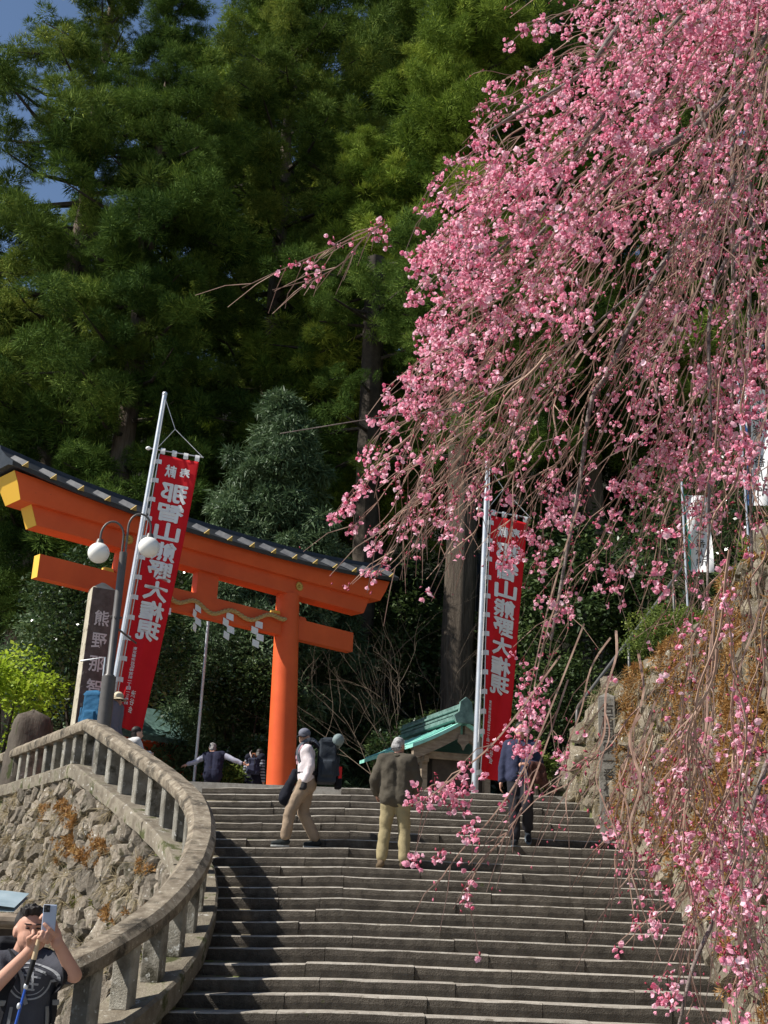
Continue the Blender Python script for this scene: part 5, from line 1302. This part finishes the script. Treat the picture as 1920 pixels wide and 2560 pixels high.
# grey-green cypress in the middle
def cypress(label, x, y, h, R, seed):
    rng = np.random.default_rng(seed); z0 = TZ; o = empty('cypress_tree', (x, y, z0), 0, label, 'tree')
    C = []; Rr = []; ct = []
    for i in range(230):
        t = rng.uniform(.08, 1.0); a = rng.uniform(0, 6.283)
        if math.sin(a) > .3: a = -a
        ln = R * (1 - t) ** .5 * rng.uniform(.30, 1.18) * (1 + .25 * math.sin(a * 3 + t * 9 + seed)) + .15; C.append((math.cos(a) * ln, math.sin(a) * ln, h * t - .35 * ln * .5)); q = .26 + .22 * (1 - t) + rng.uniform(0, .12); Rr.append((q * 1.2, q * 1.2, q * .9)); ct.append(np.clip(rng.normal(.5, .15), 0, 1))
    V, F, tn = tufts(np.array(C), np.array(Rr), 300, .20, .055, rng, up=-.45, spread=.6, ct=np.array(ct), inner=.4)
    link('crown', mesh_np('crown', V, F, tn), M['cypress'], o)
    b = MB(); b.tube([(0, 0, -.3), (0, 0, h * .5), (0, 0, h * .95)], [.28, .16, .03], 10); b.build('trunk', M['bark'], o)
cypress('slender grey-green cypress above the middle of the torii roof', -3.0, 31.0, 12.0, 2.4, 41)
cypress('lower grey-green cypress against the dark cedars behind the torii', -1.9, 32.5, 8.2, 1.9, 42)

def shrub(name, label, x, y, z0, h, R, seed, mat, L, Wd, n=40, per=120, cat='shrub', stem=True, asp=1.0, shell=.55, ry=None):
    rng = np.random.default_rng(seed); o = empty(name, (x, y, z0), 0, label, cat)
    C = []; Rr = []
    for i in range(n):
        d = unit(rng.normal(size=3)); d[2] = abs(d[2]) * 1.0 if rng.uniform() < .75 else d[2]
        if d[1] > .35 and rng.uniform() < .6: d[1] = -d[1]
        k = rng.uniform(shell, 1.0); C.append((d[0] * R * k, d[1] * (ry or R) * k, h * .5 + d[2] * h * .46 * k)); q = R * rng.uniform(.20, .36); Rr.append((q, q, q * .8))
    V, F, tn = leaves(np.array(C), np.array(Rr), per, L, Wd, rng, ct=rng.uniform(.15, .75, n))
    link('foliage', mesh_np('foliage', V, F, tn), mat, o)
    if stem:
        b = MB()
        for k in range(6):
            a = k * 1.05; b.tube([(0.05 * math.cos(a), .05 * math.sin(a), -.1), (R * .3 * math.cos(a), R * .3 * math.sin(a), h * .35), (R * .6 * math.cos(a), R * .6 * math.sin(a), h * .7)], [.05, .035, .012], 6, cap=False)
        b.build('stems', M['barkdark'], o, fix=False)
    return o
shrub('evergreen_shrub', 'glossy evergreen shrub seen through the torii opening', -3.15, 28.8, TZ, 5.0, 1.35, 51, M['camellia'], .115, .06, n=70, per=190)
shrub('evergreen_shrub', 'rounded green shrub behind the people at the stair top', -3.3, 28.2, TZ, 2.2, 1.1, 52, M['camellia'], .10, .05, n=44, per=160)
shrub('leafy_plant', 'low pale green plants beside the plaid-shirted visitor', -3.05, 27.0, TZ, 1.25, .72, 53, M['bushleaf'], .16, .045, n=26, per=90)
shrub('evergreen_tree', 'dark evergreen tree behind the tall inscribed pillar', -6.6, 27.5, TZ, 6.6, 2.0, 54, M['camellia'], .12, .065, n=95, per=190, cat='tree')
shrub('evergreen_tree', 'blue-green evergreen between the pillar and the lime leaves', -8.0, 29.5, TZ, 5.6, 2.0, 55, M['cypress'], .12, .06, n=80, per=170, cat='tree')
shrub('maple_bush', 'fresh lime-green maple bush at the left edge behind the standing stone', -8.0, 25.6, TZ + .6, 2.9, 1.35, 56, M['lime'], .11, .08, n=48, per=90)
shrub('hedge_bush', 'shaded bush between the standing stone and the tall pillar', -6.2, 24.9, TZ, 1.75, .9, 57, M['camellia'], .09, .05, n=36, per=130)
shrub('hedge_bush', 'green bush at the far left behind the railing', -8.3, 25.4, TZ - .2, 1.3, .9, 58, M['bushleaf'], .10, .05, n=30, per=110)
shrub('camellia_shrub', 'glossy camellia bush left of the green pavilion ridge', .95, 28.0, TZ, 3.0, 1.0, 59, M['camellia'], .11, .06, n=42, per=150)
shrub('round_bush', 'clipped yellow-green bush above the right wall under the handrail', 4.75, 18.6, 5.25, 1.25, .85, 60, M['bushleaf'], .05, .03, n=60, per=260)
shrub('grass_clump', 'small fresh green weeds at the wall foot beside the descending man', 2.75, 19.9, TZ, .9, .35, 61, M['bushleaf'], .16, .03, n=12, per=60)
shrub('evergreen_tree', 'dark evergreen on the slope behind the pale banners', 8.2, 26.0, 6.0, 7.0, 2.6, 62, M['camellia'], .14, .07, n=70, per=150, cat='tree')
shrub('evergreen_tree', 'dim evergreen undergrowth behind the right red banner', 4.4, 29.5, TZ, 4.6, 1.9, 63, M['darkleaf'], .14, .06, n=50, per=150, cat='tree')
shrub('evergreen_tree', 'dim evergreen undergrowth left of the thick cedar trunk', .1, 31.5, TZ, 3.4, 1.5, 64, M['darkleaf'], .14, .06, n=40, per=140, cat='tree')

shrub('evergreen_tree', 'black-green evergreen filling the gap right of the right red banner', 5.4, 31.5, TZ, 9.5, 2.6, 65, M['darkleaf'], .20, .09, n=110, per=150, cat='tree')
shrub('evergreen_tree', 'black-green evergreen behind the upper bank at right', 9.6, 30.5, TZ + 1, 10, 3.0, 66, M['darkleaf'], .22, .10, n=110, per=130, cat='tree')
shrub('evergreen_tree', 'black-green evergreen behind the right end of the torii roof', .9, 34.6, TZ, 9.0, 2.6, 67, M['darkleaf'], .20, .09, n=110, per=150, cat='tree')
shrub('evergreen_tree', 'black-green evergreen behind the torii opening', -4.6, 34.0, TZ, 8.0, 2.6, 68, M['darkleaf'], .20, .09, n=100, per=150, cat='tree')
# bare shrub between the torii and the thick trunk
def bare(label, x, y, z0, seed, n=26, h=4.2):
    rng = random.Random(seed); o = empty('bare_shrub', (x, y, z0), 0, label, 'shrub'); b = MB()
    def grow(p, d, L, r, dep):
        pts = [p]; q = p.copy(); dd = d.copy()
        for k in range(5):
            dd = (dd + Vector((rng.uniform(-.25, .25), rng.uniform(-.25, .25), rng.uniform(-.10, .16)))).normalized(); q = q + dd * L / 5; pts.append(q.copy())
            if dep < 3 and k > 0 and rng.random() < .75:
                e = (dd + Vector((rng.uniform(-.9, .9), rng.uniform(-.7, .7), rng.uniform(-.2, .5)))).normalized(); grow(q.copy(), e, L * rng.uniform(.45, .7), r * .55, dep + 1)
        b.tube(pts, [r * (1 - .7 * i / 5) for i in range(6)], 4, cap=False)
    for k in range(n): 
        a = rng.uniform(0, 6.28); grow(Vector((.15 * math.cos(a), .15 * math.sin(a), 0)), Vector((.55 * math.cos(a), .4 * math.sin(a), 1)).normalized(), h * rng.uniform(.6, 1.0), .016, 0)
    b.build('branches', M['bare'], o, fix=False)
bare('bare twiggy shrub between the torii and the thick cedar trunk', 1.0, 26.6, TZ, 71, 8, 4.2)
bare('bare twiggy shrub on the slope behind the hanging cherry branches', 5.6, 22.4, 5.2, 72, 7, 3.2)

# dark undergrowth on the slope beneath the cedars
ru = np.random.default_rng(17); n = 900
ux = ru.uniform(-22, 20, n); uy = 33.5 + 16 * ru.uniform(0, 1, n) ** 1.2; uz = TZ - .3 + np.maximum(0, uy - 33) * .62 + .35
V, F, tn = leaves(np.stack([ux, uy, uz], 1), np.tile([[1.0, .8, .75]], (n, 1)) * ru.uniform(.6, 1.5, (n, 1)), 60, .30, .12, ru, ct=ru.uniform(.0, .4, n))
tag(link('undergrowth', mesh_np('undergrowth', V, F, tn), M['camellia']), 'dark evergreen undergrowth on the slope beneath the cedars', 'undergrowth', kind='stuff')

# ------------------------------------------------------------------ growth on the walls
def on_wall(fn, pts, L, Wd, per, rng, out, spread=.7, dn=0.0, r=.10):
    C = np.array([fn(*p) for p in pts]); R = np.tile(np.array([[r, r, r * .9]]), (len(pts), 1)) * rng.uniform(.6, 1.4, (len(pts), 1))
    return tufts(C, R, per, L, Wd, rng, up=dn, spread=spread, ct=rng.uniform(.2, .8, len(pts)), inner=.2)
rg = np.random.default_rng(91)
def wall_growth(name, label, cat, parent_fn, pts, mat, L, Wd, per, dn, r):
    V, F, tn = on_wall(parent_fn, pts, L, Wd, per, rg, None, dn=dn, r=r)
    tag(link(name, mesh_np(name, V, F, tn), mat), label, cat, kind='stuff')
pts = []
for k in range(15):      # orange tufts on the left wall
    s0 = SC + rg.uniform(-1.2, 5.2); v0 = abs(rg.normal(.0, .5)) + (.05 if k < 7 else .3)
    if k < 7: s0 = SC + [-.2, .3, .7, 1.2, 1.7, 2.6, 3.4][k]
    for j in range(int(rg.integers(5, 16))):
        s = s0 + rg.normal() * .16; v = v0 + abs(rg.normal()) * .14; pts.append((s, min(max(v, .0), zs_s(s) - G - .1), .08))
wall_growth('rusty_fern', 'rusty orange ferns growing between stones of the left wall', 'fern', wall_pt, pts, M['fern'], .055, .022, 55, .1, .07)
pts = []
for k in range(150):
    s = SC + rg.uniform(-4.5, 4.0); v = rg.uniform(.05, 2.6); pts.append((s, min(v, zs_s(s) - G - .1), .06))
wall_growth('dry_grass', 'straw-coloured dry grass hanging over the left wall', 'grass', wall_pt, pts, M['drygrass'], .30, .009, 34, -.9, .10)
pts = []
for k in range(44):
    s = SC + rg.uniform(-3.5, 5.5); h = zs_s(s) - G; v = h * rg.uniform(.45, 1.0)
    for j in range(5): pts.append((s + rg.normal() * .12, min(max(v + rg.normal() * .15, .1), h), .03))
wall_growth('wall_moss', 'yellow-green moss low on the left wall', 'moss', wall_pt, pts, M['mossleaf'], .035, .02, 46, .0, .09)
pts = []
for k in range(80):
    y = rg.uniform(10.4, 17.8); z = zstair(y) + rg.uniform(.05, 1) ** .8 * (rtop(y) - zstair(y))
    for j in range(int(rg.integers(8, 26))):
        y2 = y + rg.normal() * .22; z2 = z + rg.normal() * .22; lo = zstair(y2) + .03; pts.append((y2, min(max(z2, lo), rtop(y2) + .05), .09))
wall_growth('rusty_fern', 'rusty orange ferns spread over the right retaining wall', 'fern', rwall_pt, pts, M['fern'], .060, .022, 46, .1, .085)
pts = [(y, zstair(y) + rg.uniform(.1, 1) * (rtop(y) - zstair(y)), .08) for y in rg.uniform(10.4, 19, 130)]
wall_growth('dry_grass', 'straw-coloured dry grass and roots over the right wall', 'grass', rwall_pt, pts, M['drygrass'], .26, .008, 36, -.8, .10)
pts = [(y, zstair(y) + rg.uniform(.1, 1) * (rtop(y) - zstair(y)), .05) for y in rg.uniform(10.4, 19, 190)]
wall_growth('wall_moss', 'olive moss patches on the right wall', 'moss', rwall_pt, pts, M['mossleaf'], .03, .018, 60, .0, .11)
# dry vines trailing down the right wall
b = MB(); rv = random.Random(14)
for k in range(60):
    y = rv.uniform(10.5, 17.5); z1 = rtop(y) - rv.uniform(0, 1.2); z0_ = max(zstair(y) + .1, z1 - rv.uniform(.8, 2.2)); yy = y; p_ = []
    for j in range(9):
        yy += rv.uniform(-.07, .07); p_.append(rwall_pt(yy, z1 + (z0_ - z1) * j / 8, .13 + rv.uniform(-.02, .05)))
    b.tube(p_, [.009] * 9, 4, cap=False)
tag(b.build('dry_vine', M['bare'], None, fix=False), 'leafless brown vines trailing over the right retaining wall', 'vine', kind='stuff')
pts = []
vs = []
for x, y in zip(rg.uniform(4.2, 9, 260), rg.uniform(9, 21, 260)): pts.append((x, y))
def bank_pt(x, y): 
    x0 = right_x(min(y, 20.6)) + .45 + .2; return np.array([x, y, rtop(min(y, 19.3)) + .42 * max(0, x - x0) + .02])
C = np.array([bank_pt(*p) for p in pts]); V, F, tn = tufts(C, np.tile([[.25, .25, .12]], (len(C), 1)), 60, .16, .03, rg, up=.4, ct=rg.uniform(.1, .8, len(C)))
tag(link('undergrowth', mesh_np('undergrowth', V, F, tn), M['bushleaf']), 'low undergrowth on the bank above the right wall', 'undergrowth', kind='stuff')
# ------------------------------------------------------------------ weeping cherry
TB = Vector((5.0, 7.6, 5.5))
cherry = empty('weeping_cherry', TB, 0, 'weeping cherry tree with pink blossom hanging over the stairs from the right', 'tree')
def CW(o): o.location = -TB; return o
crown_top = TB + Vector((-.4, -.3, 4.3))
b = MB(); b.tube([TB + Vector((0, 0, -.3)), TB + Vector((.05, 0, .8)), TB + Vector((-.1, -.1, 2.4)), crown_top], [.34, .27, .22, .15], 16)
CW(b.build('trunk', M['cherrybark'], cherry, smooth=True))
rc = random.Random(2); nc = np.random.default_rng(2)
LIMBS = [
 [(1900, -260, 6.2), (1765, -40, 5.3), (1748, 120, 5.15), (1744, 240, 5.1), (1768, 330, 5.1), (1795, 430, 5.1)],
 [(1990, -150, 6.3), (1850, 120, 5.6), (1832, 420, 5.5), (1834, 800, 5.5), (1828, 1060, 5.45)],
 [(2020, 50, 6.2), (1730, 320, 5.5), (1590, 405, 5.3), (1475, 495, 5.2), (1390, 545, 5.1), (1300, 640, 5.0)],
 [(2050, 300, 6.2), (1740, 560, 5.7), (1610, 745, 5.5), (1525, 925, 5.4), (1478, 1005, 5.4), (1450, 1200, 5.35), (1410, 1420, 5.3), (1378, 1600, 5.25)],
 [(2120, 1300, 5.2), (1900, 1960, 4.4), (1805, 2250, 4.3), (1732, 2420, 4.2), (1690, 2600, 4.2)],
 [(2020, -50, 6.0), (1880, 160, 5.9), (1876, 520, 5.85), (1872, 980, 5.8), (1880, 1420, 5.7)],
 [(1960, 500, 5.4), (1790, 700, 5.0), (1776, 1100, 4.9), (1768, 1500, 4.85)],
 [(1960, -200, 5.6), (1600, 20, 5.0), (1470, 170, 4.9), (1330, 260, 4.8), (1220, 330, 4.8)],
 [(1700, 40, 5.2), (1480, 330, 5.2), (1360, 520, 5.2), (1210, 660, 5.2), (1120, 760, 5.2)],
 [(1700, 620, 5.4), (1500, 800, 5.0), (1300, 940, 4.9), (1130, 1020, 4.9), (960, 1042, 4.9), (700, 1084, 4.9)],
]
for pts in LIMBS:
    P_ = catmull([at(*p) for p in pts], 6)
    hub = crown_top if pts[0][1] < 200 else TB + Vector((-.3, -.2, 2.8))
    r0 = .019 if pts[0][1] < 400 else .012
    P_ = [hub, (hub + P_[0]) / 2 + Vector((0, 0, .5))] + P_ if pts[0][0] > 1800 else P_
    n = len(P_); b = MB(); sc_ = 1.0 if pts[0][0] > 1800 else (.7 if pts[0][1] < 400 else .42)
    b.tube(P_, [sc_ * (.055 if i < 2 and sc_ == 1 else r0 * (1 - .72 * i / n) + .001) for i in range(n)], 8); CW(b.build('limb', M['cherrybark'], cherry, smooth=True))
LB = [(-300, 1500), (0, 1400), (80, 1250), (160, 1195), (400, 1090), (440, 1075), (600, 1040), (730, 1015), (850, 1050), (930, 1000), (1050, 945), (1160, 895), (1300, 850), (1400, 835), (1480, 960), (1600, 1150), (1800, 1180), (1950, 1180), (2050, 1300), (2150, 1480), (2300, 1620), (2560, 1680)]
def lbound(py): return float(np.interp(py, [a for a, _ in LB], [b_ for _, b_ in LB]))
tw = MB(); TWIGS = []
def add_twig(path, r0, r1, n=4):
    k = len(path); tw.tube(path, [r0 + (r1 - r0) * i / (k - 1) for i in range(k)], n, cap=False)
def twig_px(tip, L, Y, wig, slant=None):
    """list of (px, py, Y) from root to tip"""
    dx, dy = tip[0] - 2000, tip[1] + 250; q = math.hypot(dx, dy); dx /= q; dy /= q
    out = []; ph = rc.uniform(0, 6.28); ph2 = rc.uniform(0, 6.28); dY = rc.uniform(-.5, .6)
    for k in range(11):
        t = 1 - k / 10                                         # 1 at root
        bx = -dx * L * t + (.10 * L * t * t if dx < -.25 else .02 * L * t); by = -dy * L * t + .08 * L * t * (1 - t)
        w1 = wig * math.sin(ph + t * 5.2) * (.2 + t) + wig * .5 * math.sin(ph2 + t * 12)
        out.append((tip[0] + bx - dy * w1, tip[1] + by + dx * w1, Y + dY * t))
    return out
N_TW = 330
cnt = 0
while cnt < N_TW:
    u = rc.random()
    py = rc.uniform(-60, 1520) if u < .80 else rc.uniform(1450, 2600)
    lo = lbound(py); px = lo + (2000 - lo) * (rc.random() ** 1.15 if py < 1500 else rc.random() ** .8)
    if py > 1450:
        # lower fringe: a few strands left, more to the right
        strand = rc.random()
        if px < 1420 and rc.random() < .55: continue
        if rc.random() < .30: continue
    if 1560 > py > 1150 and px < 1080 and rc.random() < .35: continue
    if py < 600 and px < 1500 and rc.random() < .25: continue
    Y = rc.uniform(3.9, 6.6) if px > 1250 else rc.uniform(4.3, 5.8)
    if py > 1900: Y = rc.uniform(3.7, 4.8)
    L = rc.uniform(260, 760) * (1.0 if py > 200 else .8)
    path = twig_px((px, py), L, Y, rc.uniform(10, 34)); TWIGS.append((path, 1)); cnt += 1
# strands that show singly in the photograph
for pth in ([(960, 560, 4.9), (900, 585, 4.9), (830, 620, 4.9), (760, 650, 4.9), (690, 680, 4.9), (605, 720, 4.9)],
            [(960, 555, 4.8), (905, 600, 4.8), (870, 645, 4.8), (800, 690, 4.8), (680, 725, 4.8)],
            [(1400, 1640, 4.6), (1250, 1840, 4.4), (1150, 1930, 4.4), (1075, 1990, 4.3), (1020, 2015, 4.3)],
            [(1460, 1560, 4.6), (1330, 1880, 4.4), (1240, 2030, 4.3), (1150, 2130, 4.3), (1090, 2215, 4.25)],
            [(1420, 1700, 4.6), (1330, 1960, 4.4), (1270, 2080, 4.3), (1200, 2160, 4.3), (1165, 2235, 4.25)],
            [(1640, 1750, 4.6), (1570, 1950, 4.5), (1545, 2060, 4.4), (1480, 2130, 4.4)],
            [(1700, 1800, 4.5), (1590, 2010, 4.4), (1570, 2150, 4.4), (1585, 2290, 4.35)],
            [(1870, 1800, 4.4), (1760, 2150, 4.3), (1690, 2250, 4.3), (1630, 2300, 4.3)],
            [(1450, 1250, 5.0), (1375, 1500, 4.8), (1330, 1700, 4.7), (1290, 1880, 4.6)],
            [(1440, 1380, 5.0), (1360, 1600, 4.9), (1320, 1830, 4.8), (1310, 2000, 4.7)]):
    c_ = catmull([Vector(p) for p in pth], 3); TWIGS.append(([tuple(v) for v in c_], 3 if pth[0][0] == 960 else 2))
CL = []            # flower clusters: position, number of flowers, buds
ph_ = [rc.uniform(0, 6.28) for _ in range(8)]
def bloom(px, py, Y):
    """patchy flowering: some boughs in full bloom, some in bud"""
    u = px + 130 * Y; n = math.sin(u / 61 + ph_[0]) * math.sin(py / 54 + ph_[1]) + .8 * math.sin(u / 37 + py / 90 + ph_[2]) * math.sin(py / 43 - u / 120 + ph_[3]) + .7 * math.sin(u / 150 + py / 170 + ph_[4])
    base = -.12 if py < 750 else -.20 if py < 1150 else -.36
    if px > 1500 and py > 650: base -= .25
    if px > 1450 and py > 1250: base = -.40 if py < 1950 else -.70
    if px < lbound(py) + 90 and py < 1450: base += .25
    return n * .62 + base
def cluster(p, px, py, Y):
    f = bloom(px, py, Y)
    if f > .62: CL.append((p, rc.randint(8, 15), 1.35))
    elif f > .15: CL.append((p, rc.randint(4, 8), 1.05))
    elif f > -.35: CL.append((p, rc.randint(1, 4), .8))
    elif rc.random() < .5: CL.append((p, 0, .7))
def grow_twig(path, kind, r0):
    W3 = catmull([at(*p) for p in path], 2); pxs = catmull([Vector(p) for p in path], 2); n = len(W3)
    add_twig(W3, r0, .0016)
    for k in range(2, n - 1):
        if rc.random() < .42:            # side shoot, drooping
            dvec = (W3[k + 1] - W3[k - 1]).normalized(); e = (dvec * .9 + Vector((rc.uniform(-.9, .7), rc.uniform(-.6, .6), rc.uniform(-.9, .1)))).normalized(); ls = rc.uniform(.06, .30)
            q1 = W3[k] + e * ls * .5 + Vector((rc.uniform(-.01, .01), 0, .008)); q2 = W3[k] + e * ls + Vector((0, 0, -.10 * ls))
            add_twig([W3[k], q1, q2], .0026, .0013, 3)
            if kind < 3:
                cluster(q2, pxs[k].x, pxs[k].y, path[0][2])
                if rc.random() < .4: cluster(q1, pxs[k].x, pxs[k].y, path[0][2])
        if kind < 3 and k > 3 and rc.random() < .36: cluster(W3[k], pxs[k].x, pxs[k].y, path[0][2])
    if kind < 3: cluster(W3[-1], pxs[-1].x, pxs[-1].y, path[0][2])
for path, kind in TWIGS:
    grow_twig(path, kind, rc.uniform(.0032, .0062) if kind == 1 else .0050)
    if kind == 1 and rc.random() < .55:   # fork
        i0 = rc.randint(2, 6); a0 = rc.uniform(.10, .45) * rc.choice((-1, 1)); o0 = path[i0]; sub_ = []
        for p in path[i0:]:
            dx, dy = (p[0] - o0[0]) * .75, (p[1] - o0[1]) * .75; sub_.append((o0[0] + dx * math.cos(a0) - dy * math.sin(a0), o0[1] + dx * math.sin(a0) + dy * math.cos(a0), p[2] + .15 * a0))
        if len(sub_) > 3: grow_twig(sub_, 1, .0030)
# heavy pom-poms in the full-bloom part
for k in range(170):
    py = rc.uniform(-20, 1250); lo = lbound(py) + 40; px = lo + (1930 - lo) * rc.random() ** .8
    Y = rc.uniform(3.9, 5.2)
    if bloom(px, py, Y) < .25: continue
    c = at(px, py, Y); sz = rc.uniform(.6, 1.5)
    for j in range(int(rc.randint(3, 6) * sz)): CL.append((c + Vector((rc.gauss(0, .040 * sz), rc.gauss(0, .040 * sz), rc.gauss(0, .032 * sz))), rc.randint(4, 7), 1.1))
for px, py, Y, m_ in ((945, 572, 4.9, 12), (955, 590, 4.9, 8), (760, 632, 4.9, 7), (795, 660, 4.9, 8), (780, 690, 4.9, 5), (715, 672, 4.9, 3), (865, 605, 4.9, 4), (835, 612, 4.9, 3), (1130, 1965, 4.4, 10), (1150, 1990, 4.4, 10), (1180, 1960, 4.4, 8), (1165, 2060, 4.3, 6), (1180, 2090, 4.3, 6), (1040, 1960, 4.3, 4), (1530, 2075, 4.4, 9), (1590, 2220, 4.35, 3), (1650, 2475, 4.2, 12), (1680, 2450, 4.2, 9), (1800, 2150, 4.3, 16), (1830, 2110, 4.3, 12), (1790, 2280, 4.3, 8), (1880, 2420, 4.2, 14), (1540, 2130, 4.4, 4), (1610, 2135, 4.4, 7), (1930, 1060, 4.9, 5), (940, 1050, 4.9, 8), (1120, 2120, 4.3, 6), (1330, 1770, 4.5, 8), (1300, 1800, 4.5, 8), (1345, 1725, 4.5, 6), (1275, 1850, 4.5, 7), (1335, 1840, 4.5, 7), (1305, 1720, 4.6, 6)):
    c = at(px, py, Y)
    for j in range(m_ // 2): CL.append((c + Vector((rc.gauss(0, .028), rc.gauss(0, .03), rc.gauss(0, .022))), 3, 1.0))
CW(link('twigs', tw.mesh('twigs', fix=False), M['twig'], cherry))
# flowers
Cp = []; Cs = []; Bp = []
stem = []
for p, m_, cs_ in CL:
    for j in range(m_):
        a = rc.uniform(0, 6.28); r = rc.uniform(.006, .032) * cs_; q = p + Vector((r * math.cos(a), r * math.sin(a), -rc.uniform(.0, .045))); Cp.append(q); 
        if rc.random() < .5: stem.append((p, q))
    for j in range(rc.choice((1, 2, 3, 4)) if m_ else rc.choice((1, 1, 2))):
        a = rc.uniform(0, 6.28); r = rc.uniform(.005, .03); Bp.append(p + Vector((r * math.cos(a), r * math.sin(a), rc.uniform(-.03, .012))))
Cp = np.array(Cp); N = len(Cp); Bp = np.array(Bp)
ax = unit(nc.normal(size=(N, 3)) * .75 + np.array([-.25, -.25, -.55])); e1 = unit(np.cross(ax, nc.normal(size=(N, 3)))); e2 = np.cross(ax, e1)
Rf = nc.uniform(.0115, .0185, (N, 1)); op = nc.uniform(.15, .95, (N, 1))
PV = []; PT = []
base_t = np.clip(nc.normal(.55, .22, N), 0, 1)
for k in range(6):
    th = 2 * math.pi * k / 6 + nc.uniform(-.25, .25, (N, 1)); rd = e1 * np.cos(th) + e2 * np.sin(th); tg = -e1 * np.sin(th) + e2 * np.cos(th)
    rad = Rf * nc.uniform(.85, 1.15, (N, 1))
    c0 = Cp; md = Cp + rd * rad * .62 * (.45 + .55 * op) + ax * rad * (.75 - .45 * op); tp = Cp + rd * rad * (.30 + .75 * op) + ax * rad * (1.35 - 1.0 * op)
    PV.append(np.stack([c0, md + tg * rad * .46, tp, md - tg * rad * .46], 1)); PT.append(np.clip(base_t + nc.normal(size=N) * .12, 0, 1))
V = np.concatenate(PV, 0).reshape(-1, 3); F = np.arange(len(V)).reshape(-1, 4)
o = CW(link('blossoms', mesh_np('blossoms', V, F, np.concatenate(PT)), M['petal'], cherry)); tag(o, kind='stuff')
# buds and calyces: small elongated octahedra
NB = len(Bp); bx = unit(nc.normal(size=(NB, 3)) * .6 + np.array([0, 0, -.8])); s1 = unit(np.cross(bx, nc.normal(size=(NB, 3)))); s2 = np.cross(bx, s1); br = nc.uniform(.0030, .0054, (NB, 1)); bl = br * nc.uniform(1.6, 2.8, (NB, 1))
BV = np.stack([Bp - bx * bl, Bp + s1 * br, Bp + s2 * br, Bp - s1 * br, Bp - s2 * br, Bp + bx * bl], 1).reshape(-1, 3)
f0 = np.array([(0, 2, 1), (0, 3, 2), (0, 4, 3), (0, 1, 4), (5, 1, 2), (5, 2, 3), (5, 3, 4), (5, 4, 1)]); BF = (f0[None] + (np.arange(NB) * 6)[:, None, None]).reshape(-1, 3)
o = CW(link('buds', mesh_np('buds', BV, BF, np.repeat(nc.uniform(0, 1, NB), 8)), M['bud'], cherry)); tag(o, kind='stuff')
sv = []
P_ = np.array([tuple(a) for a, _ in stem]); Q_ = np.array([tuple(q) for _, q in stem]); sd = unit(np.cross(Q_ - P_, nc.normal(size=P_.shape))) * .0011
V = np.stack([P_ - sd, P_ + sd, Q_ + sd, Q_ - sd], 1).reshape(-1, 3)
o = CW(link('flower_stalks', mesh_np('flower_stalks', V, np.arange(len(V)).reshape(-1, 4), nc.uniform(0, .5, len(P_))), M['bud'], cherry)); tag(o, kind='stuff')
print('cherry: twigs', len(TWIGS), 'flowers', N, 'buds', NB)
bpy.data.scenes.remove(TMP)
